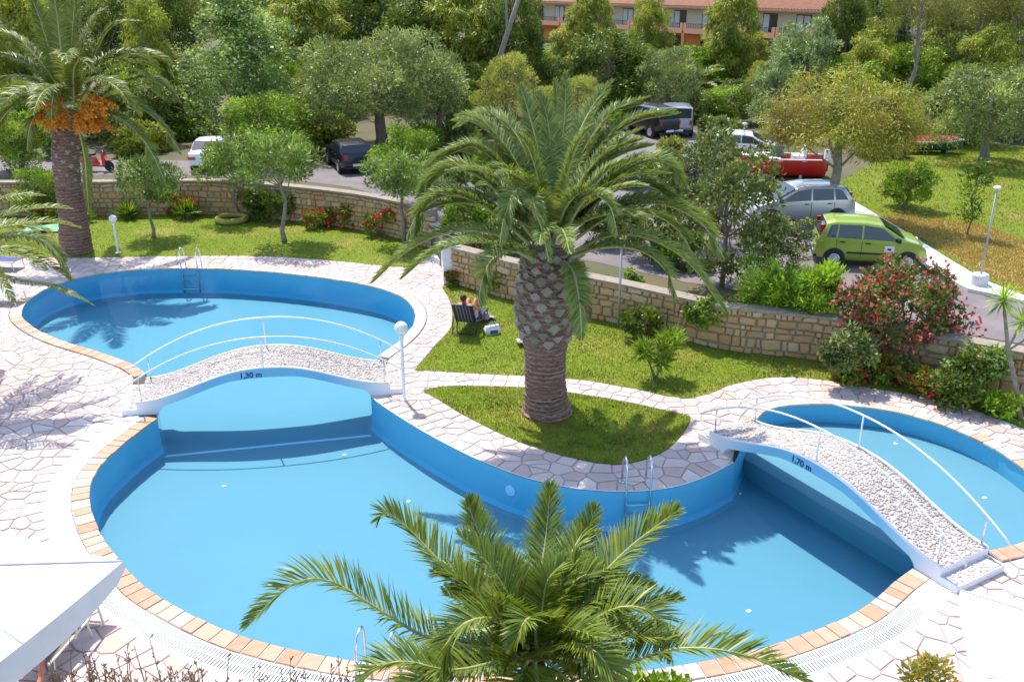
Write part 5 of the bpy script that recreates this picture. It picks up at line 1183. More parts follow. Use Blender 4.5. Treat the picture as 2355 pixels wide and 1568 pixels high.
for k, (x, y, lab) in enumerate(((1640,700,'ivy hanging over the wall below the tall loose shrub'),(1960,790,'green creeper over the wall left of the hibiscus'),(2260,820,'creeper over the wall between hibiscus and dragon tree'),(1430,640,'creeper on the wall behind the grey lamp post'),(1300,610,'creeper on the wall behind the big palm trunk'))):
    p = W(x, y, 1.25); shrub('creeper', lab, (p.x, p.y, .75), (.75, .35, .55), 2200, .12, .08, ('green', 'shrub', 'oleander', 'green', 'dark')[k], nb=24, br=.22, seed=140 + k, up=-.1, droop=.2, cz=.3, cat='creeper')
# foreground plants along the bottom
def stalks(label, x0, x1, y, n, seed):
    p = W((x0 + x1) / 2, y); t = thing('dry_stalks', label, 'plant', (p.x, p.y, 0)); rs = random.Random(seed); mb = MB(); g = MB()
    for k in range(n):
        q = W(rs.uniform(x0, x1), y + rs.uniform(-30, 30)) - p; h = rs.uniform(.35, .95) * (1.25 if k % 5 == 0 else .8); l = Vector((rs.uniform(-.12, .12), rs.uniform(-.1, .1), 0)) * h
        mb.tube([(q.x, q.y, -.05), (q.x + l.x * .4, q.y + l.y * .4, h * .5), (q.x + l.x, q.y + l.y, h)], [.012, .009, .005], 4)
        for j in range(6):
            zz = h * rs.uniform(.5, 1); c = Vector((q.x + l.x * zz / h, q.y + l.y * zz / h, zz)); e = c + Vector((rs.uniform(-.05, .05), rs.uniform(-.05, .05), rs.uniform(.02, .08)))
            g.tube([c, e], [.006, .012], 3)
    mb.build('stems', M_['drystem'], t); sh = g.build('seed_heads', M_['drystem'], t); sh['kind'] = 'stuff'
M_['drystem'] = mat('dry_stem', (0.36, 0.25, 0.17), 0.9, col2=(0.22, 0.15, 0.10), nscale=8)
stalks('dry brown flower stalks at the deck edge below the left parasol', 130, 480, 1630, 130, 1)
stalks('dry brown flower stalks beside the near drain grating', 480, 860, 1650, 80, 2)
p = W(2135, 1610); shrub('potted_shrub', 'small orange-leaved shrub on the deck by the right parasol', (p.x, p.y, 0), (.42, .36, .3), 800, .11, .05, 'pepper', nb=14, br=.2, flowers='orange', fn=30, fs=.06, seed=130, cz=.42)
p = W(1480, 1640); shrub('near_shrub', 'green shrub below the front palm at the deck edge', (p.x, p.y - .5, 0), (.8, .6, .5), 2000, .16, .08, 'green', nb=18, br=.3, seed=131)
# dragon tree at the right edge
B = W(2348, 965); dt = thing('dragon_tree', 'slender forked dragon tree with spiky rosettes beside the wall', 'dragon tree', B); random.seed(8)
def rosette(parent, c, r, n, seed, kind='olive'):
    g = np.random.default_rng(seed); d = unit(g.normal(size=(n, 3)) + np.array((0, 0, .55))); P = np.repeat(np.array(c)[None], n, 0) + d * .04
    D2 = unit(d + np.array((0, 0, -.25))); S = unit(np.cross(d, np.array((0, 0, 1.0)) + g.normal(size=(n, 3)) * .05)) * .016; L = r * g.uniform(.75, 1.1, (n, 1)); m = P + d * L * .55; e = m + D2 * L * .45
    V = np.stack([P - S * .6, P + S * .6, m + S, m - S, e], 1).reshape(-1, 3); i = np.arange(n)[:, None] * 5
    obj('rosette', mesh_np('rosette', V, [i + np.array([[0, 1, 2, 3]]), i + np.array([[3, 2, 4]])]), LM[kind], parent)
a = WY(2318, 800, B.y) - B; b = WY(2308, 690, B.y) - B; c2 = WY(2352, 740, B.y + .2) - B; a2 = WY(2300, 675, B.y) - B
MB().tube([(0, 0, -.05), a * .5 + Vector((.03, 0, 0)), a, a.lerp(b, .5), b], [.075, .06, .05, .04, .035], 9).build('trunk', M_['bark_pale'], dt, smooth=True)
MB().tube([a, a.lerp(c2, .6), c2], [.035, .03, .028], 7).build('branch', M_['bark_pale'], dt); MB().tube([a * .97, a + Vector((.35, .05, .15)), a + Vector((.6, .05, .5))], [.03, .026, .024], 7).build('branch', M_['bark_pale'], dt)
rosette(dt, b, .52, 120, 1, 'bright'); rosette(dt, c2, .48, 100, 2, 'bright'); rosette(dt, a + Vector((.6, .05, .5)), .45, 90, 3, 'bright')
# ================================================================ VEHICLES
random.seed(9)
def wheel(parent, x, y, r, w=0.19):
    s = 1 if y > 0 else -1
    wh = MB().lathe([(r * .62, -w / 2), (r * .93, -w / 2), (r, -w * .32), (r, w * .32), (r * .93, w / 2), (r * .62, w / 2)], n=24, axis='Y').build('wheel', M_['rubber'], parent, smooth=False, loc=(x, y, r))
    m = MB(); m.lathe([(0.01, -.02), (r * .64, -.02), (r * .64, .015), (r * .56, .028), (r * .5, .012), (r * .16, .022), (r * .12, .04), (.01, .042)], n=20, axis='Y')
    rim = m.build('rim', M_['rim'], wh, loc=(0, s * w * .44, 0), rot=(0, 0, 0 if s > 0 else math.pi))
    return wh
def car(name, label, loc, rz, L, Wd, prof, belt, paint, wheels, r, panes, shield, rearw, tail, head, tumble=.24, strip=None, extra=None, zb=.22):
    """local +x is the nose; prof: roof line (x from the rear bumper, z); panes: side windows (x0b, x1b, x0t, x1t)"""
    t = thing(name, label, 'car', loc, rz)
    px = [p[0] for p in prof]; pz = [p[1] for p in prof]
    def zt(x): return float(np.interp(x, px, pz))
    def zbelt(x): return min(float(np.interp(x, [b[0] for b in belt], [b[1] for b in belt])), zt(x) - .03)
    def hw(x): 
        e = min(x, L - x); return Wd / 2 * (1 - .16 * max(0, 1 - e / .45) ** 2.0)
    def zbot(x): e = min(x, L - x); return zb + .14 * max(0, 1 - e / .35)
    def ring(x):
        w = hw(x); b, tp = zbelt(x), zt(x); z0 = zbot(x); wr = max(w - tumble * (tp - b), .3); c = min(.07, (tp - b) * .45)
        return [(0, z0), (w * .86, z0), (w * .985, z0 + .1), (w, (z0 + b) * .55), (w * .985, b), (wr + .015, tp - c), (wr - .06, tp - c * .25), (wr * .5, tp + .01), (0, tp + .018)]
    xs = sorted(set([round(x, 3) for x in px] + [round(L * i / 46, 3) for i in range(47)])); vs = []; nr = 9
    for x in xs:
        q = ring(x); full = [(y, z) for y, z in q] + [(-y, z) for y, z in reversed(q[1:-1])]
        vs += [(x - L / 2, y, z) for y, z in full]
    m = len(vs) // len(xs); fs = [(i * m + k, i * m + (k + 1) % m, (i + 1) * m + (k + 1) % m, (i + 1) * m + k) for i in range(len(xs) - 1) for k in range(m)]
    fs += [tuple(range(m)), tuple((len(xs) - 1) * m + k for k in reversed(range(m)))]
    body = MB().add(vs, fs).build('body', paint, t, smooth=True)
    def side(x, f, s, o=.008):
        q = ring(x); a, b = q[4], q[5]; y = a[0] + (b[0] - a[0]) * f; z = a[1] + (b[1] - a[1]) * f
        return (x - L / 2, s * (y + o), z + o * .2)
    for s in (-1, 1):
        for x0b, x1b, x0t, x1t in panes:
            v = []; k = 6
            for i in range(k + 1):
                u = i / k; v += [side(x0b + (x1b - x0b) * u, .06, s), side(x0t + (x1t - x0t) * u, .92, s)]
            MB().add(v, [(2 * i, 2 * i + 2, 2 * i + 3, 2 * i + 1) for i in range(k)]).build('window', M_['glass'], t)
        for x in wheels:
            MB().lathe([(.01, -.02), (r * 1.22, -.02), (r * 1.22, .02), (.01, .02)], n=24, axis='Y').build('wheel_arch', M_['black'], t, loc=(x - L / 2, s * (hw(x) - .012), r * 1.06))
            wheel(t, x - L / 2, s * (hw(x) - .065), r)
        xm = panes[-1][1] - .05
        MB().box((xm - L / 2, s * (hw(xm) + .07), zbelt(xm) + .07), (.12, .17, .13)).build('mirror', extra.get('mirror', M_['black']) if extra else M_['black'], t)
        for x0b, x1b, x0t, x1t in panes[-2:]:
            d = MB().box((x0b + .16 - L / 2, s * (hw(x0b) + .0), zbelt(x0b) - .10), (.16, .035, .035)).build('door_handle', M_['black'], t)
            MB().box((x0b - .03 - L / 2, s * (hw(x0b) - .002), (zbelt(x0b) + .36) / 2), (.012, .012, zbelt(x0b) - .42)).build('door_seam', M_['black'], t)
        if strip: MB().box(((strip[0] + strip[1]) / 2 - L / 2, s * (Wd / 2 + .004), strip[2]), (strip[1] - strip[0], .03, .055)).build('rub_strip', M_['black'], t)
        for (x, y, z, dx, dy, dz) in tail: MB().box((x - L / 2, s * y, z), (dx, dy, dz)).build('tail_light', M_['tail'], t)
        for (x, y, z, dx, dy, dz) in head: MB().box((x - L / 2, s * y, z), (dx, dy, dz)).build('headlight', M_['head'], t)
    for nm, (x0, x1) in (('windscreen', shield), ('rear_window', rearw)):
        v = []; k = 4
        xa, xb = (x0 + (x1 - x0) * .06, x0 + (x1 - x0) * .94)
        for i in range(k + 1):
            x = xa + (xb - xa) * i / k; q = ring(x); w = max(q[6][0], .35); sg = 1 if nm == 'windscreen' else -1
            v += [(x - L / 2 + sg * .012, -w, zt(x) + .022), (x - L / 2 + sg * .012, w, zt(x) + .022)]
        MB().add(v, [(2 * i, 2 * i + 1, 2 * i + 3, 2 * i + 2) for i in range(k)]).build(nm, M_['glass'], t)
    MB().box((-L / 2 + .02, 0, .46), (.05, .52, .12)).build('number_plate', M_['white'], t)
    MB().box((L / 2 - .015, 0, .38), (.05, .52, .11)).build('number_plate', M_['white'], t)
    for sx in (-1, 1): MB().box((sx * (L / 2 - .03), 0, .34), (.11, Wd * .8, .09)).build('bumper_insert', M_['black'], t)
    return t
def paint(name, c, metal=.2): return mat(name, c, .32, coat=.7, metal=metal)
P_green = paint('green_car_paint', (0.31, 0.42, 0.055)); P_silver = paint('silver_car_paint', (0.52, 0.52, 0.52), .5); P_white = paint('white_car_paint', (.78, .78, .78), 0); P_dark = paint('dark_car_paint', (.012, .016, .028)); P_black = paint('black_car_paint', (.012, .013, .014)); P_lgrey = paint('pale_car_paint', (.27, .28, .29), .3)
hatch = [(0, .50), (.03, .80), (.10, .98), (.30, 1.47), (.55, 1.53), (1.5, 1.54), (2.05, 1.47), (2.82, 1.02), (3.25, .90), (3.45, .74), (3.54, .50)]
p0 = W(1922, 614, UP_Z); p1 = W(2073, 622, UP_Z); c = (p0 + p1) / 2; az = math.atan2(p1.y - p0.y, p1.x - p0.x)
nvec = Vector((-math.sin(az), math.cos(az), 0)); c = c + nvec * .72
gc = car('parked_car', 'lime green small hatchback parked by the white kerb', (c.x, c.y, UP_Z + .012), az, 3.54, 1.58, hatch, [(0, .95), (.3, .98), (2.9, .93), (3.54, .8)], P_green, (.62, 2.92), .29,
    [(.30, .62, .44, .66), (.68, 1.42, .70, 1.42), (1.48, 2.62, 1.48, 2.06)], (2.05, 2.82), (.10, .30), [(.185, .605, 1.16, .16, .10, .46)], [(3.34, .58, .72, .22, .2, .14)], strip=(1.0, 2.5, .52))
for s in (-1, 1):
    st = MB().box((.55 - .0, s * (.79 + .004), .70), (.30, .012, .20)).build('door_sticker', M_['white'], gc); MB().box((0, s * .008, -.01), (.12, .006, .07)).build('sticker_mark', M_['navy'], st, loc=(.55, s * .79, .70))
mpv = [(0, .5), (.03, .85), (.12, 1.0), (.45, 1.46), (.9, 1.53), (1.9, 1.53), (2.35, 1.46), (3.2, 1.0), (3.68, .86), (3.9, .70), (4.0, .48)]
p = W(1870, 520, UP_Z)
car('parked_car', 'silver hatchback parked under the pepper tree', (p.x - .45, p.y + .75, UP_Z + .012), R(184), 4.0, 1.72, mpv, [(0, 1.0), (3.3, .94), (4.15, .8)], P_silver, (.75, 3.3), .31,
    [(.35, .85, .62, .90), (.92, 1.75, .96, 1.75), (1.82, 3.05, 1.82, 2.42)], (2.35, 3.2), (.12, .45), [(.27, .66, 1.10, .2, .12, .36)], [(3.76, .62, .72, .24, .2, .15)])
sedan = [(0, .5), (.03, .86), (.12, .97), (.80, 1.0), (1.45, 1.37), (1.9, 1.42), (2.5, 1.40), (3.25, .98), (4.1, .86), (4.35, .72), (4.43, .45)]
p = W(452, 400, UP_Z)
car('parked_car', 'white saloon car seen from behind over the back wall', (p.x + .25, p.y + 2.2, UP_Z + .012), R(96), 4.43, 1.70, sedan, [(0, .92), (4.43, .84)], P_white, (.9, 3.6), .31,
    [(1.1, 1.85, 1.45, 1.88), (1.92, 2.95, 1.95, 2.45)], (2.5, 3.25), (.80, 1.45), [(.04, .62, .74, .12, .34, .13)], [(4.28, .6, .66, .16, .3, .13)])
h2 = [(0, .5), (.03, .84), (.10, .98), (.42, 1.38), (.9, 1.45), (1.8, 1.45), (2.25, 1.40), (3.05, .98), (3.6, .86), (3.85, .70), (3.95, .46)]
p = W(775, 404, UP_Z)
car('parked_car', 'dark blue hatchback seen from behind beside the broad olive', (p.x + .3, p.y + 2.0, UP_Z + .012), R(112), 3.95, 1.68, h2, [(0, .95), (3.05, .92), (3.95, .8)], P_dark, (.7, 3.15), .30,
    [(.45, .95, .65, 1.0), (1.0, 1.7, 1.05, 1.7), (1.76, 2.82, 1.76, 2.28)], (2.25, 3.05), (.10, .42), [(.07, .585, .86, .12, .20, .18)], [(3.75, .6, .7, .2, .25, .14)])
suv = [(0, .6), (.02, 1.0), (.06, 1.1), (.14, 1.72), (.4, 1.78), (2.2, 1.78), (2.55, 1.70), (3.05, 1.16), (3.9, 1.08), (4.15, .9), (4.2, .55)]
def jeep(label, px_, py_, rz, pt):
    p = W(px_, py_, UP_Z)
    t = car('parked_jeep', label, (p.x, p.y, UP_Z + .012), rz, 4.2, 1.75, suv, [(0, 1.12), (4.2, 1.02)], pt, (.8, 3.35), .36, [(.2, .9, .25, .92), (1.0, 1.75, 1.02, 1.75), (1.82, 2.9, 1.82, 2.58)], (2.55, 3.05), (.06, .14), [(.03, .66, .90, .08, .12, .28)], [(4.1, .62, .86, .14, .22, .16)], tumble=.12, zb=.36)
    return t
jeep('black jeep parked at the edge of the lane', 1494, 309, R(116), P_black)
jeep('grey jeep parked close to the black one', 1552, 306, R(86), P_lgrey)
p = W(1730, 372, UP_Z)
car('parked_car', 'white hatchback partly hidden behind the red motorboat', (p.x - .3, p.y + .6, UP_Z + .012), R(-12), 3.95, 1.68, h2, [(0, .95), (3.05, .92), (3.95, .8)], P_white, (.7, 3.15), .30,
    [(.45, .95, .65, 1.0), (1.0, 1.7, 1.05, 1.7), (1.76, 2.82, 1.76, 2.28)], (2.25, 3.05), (.10, .42), [(.07, .585, .86, .12, .20, .18)], [(3.75, .6, .7, .2, .25, .14)])
# boats on land
def boat(name, label, loc, rz, L, B, D, hullm, rimm, flip=False, cabin=False):
    t = thing(name, label, 'boat', loc, rz); vs = []; n = 16; prof = 7
    for i in range(n + 1):
        u = i / n; w = B / 2 * (1 - max(0, (u - .45) / .55) ** 2.2) * (.86 + .14 * min(1, u * 3)) + .01; sh = D * (1 + .22 * max(0, u - .5)); ke = .28 * D * max(0, (u - .6) / .4) ** 2
        for k in range(prof):
            a = math.pi * k / (prof - 1); y = -math.cos(a) * w; z = sh - (sh - ke) * (math.sin(a) ** .6); vs.append(((u - .5) * L, y, z))
    fs = [(i * prof + k, i * prof + k + 1, (i + 1) * prof + k + 1, (i + 1) * prof + k) for i in range(n) for k in range(prof - 1)] + [tuple(range(prof))]
    flipM = (lambda v: (v[0], -v[1], D * 1.1 - v[2])) if flip else (lambda v: v)
    MB().add([flipM(v) for v in vs], fs).build('hull', hullm, t, smooth=True)
    for s in (0, prof - 1):
        MB().tube([flipM(vs[i * prof + s]) for i in range(n + 1)], .035, 6).build('gunwale', rimm, t, smooth=True)
    for u in (.25, .5, .72):
        i = int(u * n); a, b = Vector(flipM(vs[i * prof])), Vector(flipM(vs[i * prof + prof - 1])); c = (a + b) / 2; MB().box((c.x, c.y, c.z - (.06 if not flip else -.06)), (.2, (a - b).length, .03)).build('bench', rimm, t)
    if cabin:
        dk = [Vector(vs[i * prof]) for i in range(n + 1)]; de = [Vector(vs[i * prof + prof - 1]) for i in range(n + 1)]; k0 = int(n * .5)
        m = MB(); v = []
        for i in range(k0, n + 1): a, b = dk[i], de[i]; v += [tuple(a), tuple((a + b) / 2 + Vector((0, 0, .16))), tuple(b)]
        m.add(v, [(3 * i + k, 3 * i + 3 + k, 3 * i + 4 + k, 3 * i + 1 + k) for i in range(n - k0) for k in (0, 1)]).build('foredeck', M_['white'], t)
        MB().add([(0.0, -.6, D), (.5, -.5, D + .08), (.5, .5, D + .08), (0, .6, D), (-.18, -.5, D + .55), (.12, -.42, D + .55), (.12, .42, D + .55), (-.18, .5, D + .55)], [(0, 1, 5, 4), (1, 2, 6, 5), (2, 3, 7, 6), (4, 5, 6, 7), (0, 4, 7, 3)]).build('windscreen', M_['glass_blue'], t)
        MB().box((-.9, 0, D * .85), (.55, .9, .5)).build('seat', M_['white'], t); MB().box((-1.15, 0, D + .28), (.14, .9, .5)).build('seat_back', M_['white'], t)
        MB().box((-L / 2 - .12, 0, D + .1), (.3, .3, .6)).build('outboard_motor', M_['white'], t); MB().box((-L / 2 - .12, 0, D - .35), (.12, .1, .6)).build('motor_leg', M_['black'], t)
        for x in (-1.0, .7):
            MB().box((x, 0, .06), (.12, B * .8, .3)).build('cradle', M_['steel_dull'], t)
    return t
M_['glass_blue'] = mat('tinted_glass', (.09, .11, .16), .1, spec=.6); M_['boat_green'] = mat('boat_green', (.03, .10, .06), .5)
p = W(1790, 408, UP_Z); boat('motorboat', 'red-hulled white motorboat on a cradle behind the silver car', (p.x, p.y + .3, UP_Z), R(172), 4.3, 1.75, .95, M_['red'], M_['white'], cabin=True)
p = W(2140, 352, UP_Z); rb = boat('rowing_boat', 'green rowing boat with a red cover on the far lawn', (p.x, p.y, UP_Z + .12), R(-4), 3.3, 1.25, .55, M_['boat_green'], M_['white'])
MB().add([(-1.55, -.50, .58), (-1.55, .50, .58), (-.4, .56, .60), (.6, .50, .63), (1.35, .16, .70), (1.35, -.16, .70), (.6, -.50, .63), (-.4, -.56, .60), (-1.5, 0, .74), (-.4, 0, .84), (.6, 0, .84), (1.3, 0, .78)], [(0, 8, 1), (1, 8, 9, 2), (2, 9, 10, 3), (3, 10, 11, 4), (4, 11, 5), (5, 11, 10, 6), (6, 10, 9, 7), (7, 9, 8, 0)]).build('cover', M_['red'], rb)
for x_ in (-.8, .7): MB().box((x_, 0, 0.0), (.1, .8, .24)).build('chock', M_['bark'], rb)
# red scooter
p = W(215, 400, UP_Z); sc = thing('scooter', 'red motor scooter parked behind the stone wall', 'scooter', (p.x, p.y + .6, UP_Z + .012), R(-8))
for x in (-.55, .62): 
    w_ = MB().lathe([(.14, -.05), (.24, -.05), (.26, 0), (.24, .05), (.14, .05)], n=18, axis='Y').build('wheel', M_['rubber'], sc, loc=(x, 0, .26)); MB().lathe([(.01, -.04), (.15, -.03), (.15, .03), (.01, .04)], n=14, axis='Y').build('rim', M_['rim'], w_)
MB().add([(-.85, -.16, .45), (-.2, -.18, .30), (.1, -.16, .28), (-.1, -.14, .70), (-.85, -.12, .78), (-.85, .16, .45), (-.2, .18, .30), (.1, .16, .28), (-.1, .14, .70), (-.85, .12, .78)], [(0, 1, 2, 3, 4), (9, 8, 7, 6, 5), (0, 5, 6, 1), (1, 6, 7, 2), (2, 7, 8, 3), (3, 8, 9, 4), (4, 9, 5, 0)]).build('rear_fairing', M_['red'], sc)
MB().add([(.38, -.2, .3), (.5, -.12, .3), (.36, -.2, .95), (.44, -.1, .98), (.38, .2, .3), (.5, .12, .3), (.36, .2, .95), (.44, .1, .98)], [(0, 1, 3, 2), (4, 6, 7, 5), (1, 5, 7, 3), (0, 2, 6, 4), (2, 3, 7, 6), (0, 4, 5, 1)]).build('leg_shield', M_['red'], sc)
MB().box((.1, 0, .28), (.7, .3, .06)).build('footboard', M_['black'], sc); MB().box((-.45, 0, .82), (.75, .28, .11)).build('seat', M_['black'], sc)
MB().tube([(.62, 0, .26), (.45, 0, .7), (.36, 0, 1.05)], .03, 7).build('fork', M_['steel'], sc); MB().tube([(.28, -.34, 1.06), (.38, 0, 1.08), (.28, .34, 1.06)], .02, 7).build('handlebar', M_['black'], sc); MB().box((.64, 0, .55), (.34, .18, .05)).build('front_mudguard', M_['red'], sc)

# ================================================================ SUN LOUNGERS, PEOPLE, PARASOLS
M_['navy_sling'] = mat('navy_sling', (.022, .026, .07), .7); M_['blue_cushion'] = mat('blue_cushion', (.07, .09, .22), .85); M_['brown_sling'] = mat('brown_sling', (.20, .14, .12), .8); M_['cream'] = mat('cream', (.7, .66, .58), .6)
def lounger(label, loc, rz, framem, slingm, slatm=None, back=R(58), L=1.35, w=.62):
    """local +y: from head to feet; the raised back is at the head (-y)"""
    t = thing('sun_lounger', label, 'sun lounger', loc, rz); h = .34
    for s in (-1, 1):
        MB().tube([(s * w / 2, 0, h), (s * w / 2, L, h)], .022, 7).build('side_rail', framem, t)
        for y in (.08, L - .12): MB().tube([(s * (w / 2), y, h), (s * (w / 2), y + (-.08 if y < .5 else .06), 0)], .02, 7).build('leg', framem, t)
        MB().tube([(s * (w / 2 + .05), -.28, .0), (s * (w / 2 + .05), -.2, .5), (s * (w / 2 + .05), .35, .56), (s * (w / 2 + .03), .45, .3)], .02, 7).build('armrest', framem, t)
    MB().tube([(-w / 2, -.28, .06), (w / 2, -.28, .06)], .02, 6).build('cross_bar', framem, t)
    MB().box((0, L / 2, h + .012), (w - .03, L - .02, .018)).build('seat_sling', slingm, t)
    cb, sb = math.cos(back), math.sin(back); Lb = .82
    b = MB(); M4 = Matrix.Translation((0, 0, h)) @ Matrix.Rotation(-back, 4, 'X')
    bk = MB().box((0, -Lb / 2, 0), (w - .03, Lb, .022), M=M4).build('backrest', slingm, t)
    for s in (-1, 1): MB().box((s * (w / 2 - .005), -Lb / 2, 0), (.035, Lb + .03, .045), M=M4).build('back_frame', framem, bk)
    MB().box((0, -Lb, 0), (w + .03, .04, .05), M=M4).build('head_bar', framem, bk)
    if slatm:
        for k in range(5): MB().box(((k - 2) * w * .16, -Lb / 2, -.016), (.022, Lb * .92, .008), M=M4).build('back_strap', slatm, bk)
    return t
lb = W(1072, 775); LZ = R(-14)
lounger('navy sun lounger with its back raised on the middle lawn', (lb.x, lb.y + .35, .012), LZ, M_['black'], M_['navy_sling'], mat('grey_strap', (.22, .22, .30), .7))
p = W(-10, 618); lounger('blue-cushioned sun lounger on the deck beside the back lawn', (p.x - .35, p.y + .1, .02), R(-98), M_['cream'], M_['blue_cushion'], None, R(12))
p = W(-35, 695); lounger('pale grey sun lounger on the deck under the overhanging fronds', (p.x, p.y, .02), R(-95), M_['white_metal'], mat('pale_sling', (.45, .48, .58), .7), None, R(14))
def person(name, label, loc, rz, J, E, hairm, clothes=()):
    """J: joint -> (pos, radius or (rx, ry)); E: bones. One skinned body mesh"""
    t = thing(name, label, 'person', loc, rz); names = list(J); me = bpy.data.meshes.new('body'); me.from_pydata([J[k][0] for k in names], [(names.index(a), names.index(b)) for a, b in E], [])
    o = bpy.data.objects.new('tmp', me); COL.objects.link(o)
    sk = o.modifiers.new('s', 'SKIN'); sk.use_smooth_shade = True; o.modifiers.new('d', 'SUBSURF').levels = 2
    lay = me.skin_vertices[0].data
    for i, k in enumerate(names):
        r = J[k][1]; lay[i].radius = r if hasattr(r, '__len__') else (r, r); lay[i].use_root = (k == 'pelvis')
    dg = bpy.context.evaluated_depsgraph_get(); m2 = bpy.data.meshes.new_from_object(o.evaluated_get(dg)); m2.name = 'body'; bpy.data.objects.remove(o); m2.materials.clear(); m2.shade_smooth()
    obj('body', m2, M_['skin'], t); return t
E_body = [('pelvis','spine'),('spine','chest'),('chest','neck'),('neck','head'),('head','crown'),('chest','sl'),('sl','el'),('el','hl'),('hl','fl1'),('hl','fl2'),('hl','fl3'),('hl','fl4'),('hl','fl5'),('chest','sr'),('sr','er'),('er','hr'),('hr','fr1'),('hr','fr2'),('hr','fr3'),('hr','fr4'),('hr','fr5'),('pelvis','tl'),('tl','kl'),('kl','al'),('al','ol'),('pelvis','trr'),('trr','kr'),('kr','ar'),('ar','orr')]
def fingers(J, side, h, d, n):
    d = Vector(d).normalized(); n = Vector(n).normalized(); h = Vector(h)
    for k, (a, l) in enumerate(((-1.5, .085), (-.5, .10), (.5, .098), (1.5, .08))): J['f%s%d' % (side, k + 1)] = (tuple(h + d * l + n * a * .022), .009)
    J['f%s5' % side] = (tuple(h + d * .05 + n * .06), .010)
# reclining sunbather on the navy lounger: local +y towards the feet, knees drawn up
J = {'pelvis': ((0, .22, .47), (.16, .12)), 'spine': ((0, .06, .60), (.14, .11)), 'chest': ((0, -.12, .86), (.17, .12)), 'neck': ((0, -.22, 1.04), .055), 'head': ((0, -.24, 1.14), (.075, .09)), 'crown': ((0, -.27, 1.25), (.07, .085)),
     'sl': ((-.19, -.12, .95), .058), 'el': ((-.31, .14, .78), .043), 'hl': ((-.25, .38, .64), (.035, .022)), 'sr': ((.19, -.12, .95), .058), 'er': ((.33, .10, .76), .043), 'hr': ((.30, .36, .62), (.035, .022)),
     'tl': ((-.10, .26, .48), .095), 'kl': ((-.12, .66, .86), .062), 'al': ((-.12, .98, .44), .042), 'ol': ((-.13, 1.14, .40), (.042, .03)), 'trr': ((.10, .26, .48), .095), 'kr': ((.13, .62, .90), .062), 'ar': ((.13, .92, .44), .042), 'orr': ((.14, 1.08, .40), (.042, .03))}
fingers(J, 'l', J['hl'][0], (.1, 1, -.4), (1, 0, 0)); fingers(J, 'r', J['hr'][0], (-.1, 1, -.4), (-1, 0, 0))
ps = person('person', 'sunbather with knees drawn up on the navy lounger', (lb.x, lb.y + .35, .012), LZ, J, E_body, None)
M_['hair'] = mat('hair', (.03, .02, .015), .6)
MB().lathe([(.01, -.11), (.07, -.09), (.098, -.02), (.095, .05), (.06, .095), (.01, .11)], n=14).build('hair', M_['hair'], ps, smooth=True, loc=(0, -.285, 1.215), rot=(R(18), 0, 0))
MB().lathe([(.12, -.10), (.175, -.04), (.165, .06), (.13, .10)], n=16).build('swim_trunks', mat('trunks', (.30, .03, .03), .8), ps, smooth=True, loc=(0, .22, .47), scale=(1.02, .95, 1.0))
for s in (-1, 1): MB().lathe([(.002, -.012), (.014, 0), (.002, .012)], n=8).build('eye', M_['white'], ps, loc=(s * .034, -.162, 1.185))
MB().add([(-.014, -.165, 1.15), (.014, -.165, 1.15), (0, -.135, 1.145), (0, -.165, 1.19)], [(0, 1, 2), (0, 2, 3), (1, 3, 2)]).build('nose', M_['skin'], ps)
# beach bag and towel next to the lounger
p = W(1132, 768); t = thing('beach_bag', 'white and blue beach bag standing beside the navy lounger', 'bag', (p.x, p.y, .012), R(20)); t.scale = (.78, .78, .7)
MB().add([(-.26, -.14, 0), (.26, -.14, 0), (.26, .14, 0), (-.26, .14, 0), (-.32, -.17, .2), (.30, -.19, .2), (.32, .17, .2), (-.30, .18, .2), (-.27, -.10, .36), (.25, -.08, .40), (.27, .1, .38), (-.25, .12, .35)],
         [(0, 3, 2, 1), (0, 1, 5, 4), (1, 2, 6, 5), (2, 3, 7, 6), (3, 0, 4, 7), (4, 5, 9, 8), (5, 6, 10, 9), (6, 7, 11, 10), (7, 4, 8, 11), (8, 9, 10, 11)]).build('bag_body', M_['canvas'], t, smooth=False)
MB().box((.02, -.185, .15), (.3, .02, .16)).build('blue_panel', M_['blue_cushion'], t)
for y in (-.1, .1): MB().tube([(-.12, y, .34), (-.1, y, .5), (0, y, .55), (.1, y, .5), (.12, y, .36)], .012, 6).build('handle', M_['blue_cushion'], t)
def cloth(name, label, loc, rz, sx, sy, h, m, cat, seed):
    g = random.Random(seed); n = 14; vs = []
    a = [(g.uniform(2, 7), g.uniform(2, 7), g.uniform(0, 6)) for _ in range(4)]
    for i in range(n + 1):
        for j in range(n + 1):
            x, y = (i / n - .5) * sx, (j / n - .5) * sy; z = h * (.5 + .5 * sum(math.sin(p * x / sx * 2 + q * y / sy * 2 + r) for p, q, r in a) / 4) * (1 - .6 * max(abs(i / n - .5), abs(j / n - .5)) * 2) + .02
            vs.append((x + g.uniform(-.02, .02), y + g.uniform(-.02, .02), z))
    t = obj(name, MB().add(vs, [(i * (n + 1) + j, (i + 1) * (n + 1) + j, (i + 1) * (n + 1) + j + 1, i * (n + 1) + j + 1) for i in range(n) for j in range(n)]).mesh(name, True), m, None, loc=loc, rot=(0, 0, rz)); mo = t.modifiers.new('thick', 'SOLIDIFY'); mo.thickness = .012; mo.offset = 1
    return tag(t, label, cat)
p = W(1112, 735); cloth('towel', 'dark red and white towel heaped beside the sunbather', (p.x, p.y, .012), .5, .6, .5, .3, mat('towel_red', (.22, .06, .07), .9, col2=(.6, .5, .5), nscale=5), 'towel', 4)
p = W(1213, 790); cloth('towel', 'black and white towel heaped at the foot of the big palm', (p.x - .05, p.y - .1, .012), .2, .5, .45, .4, mat('towel_bw', (.75, .73, .70), .9, col2=(.04, .04, .05), nscale=7), 'towel', 5)
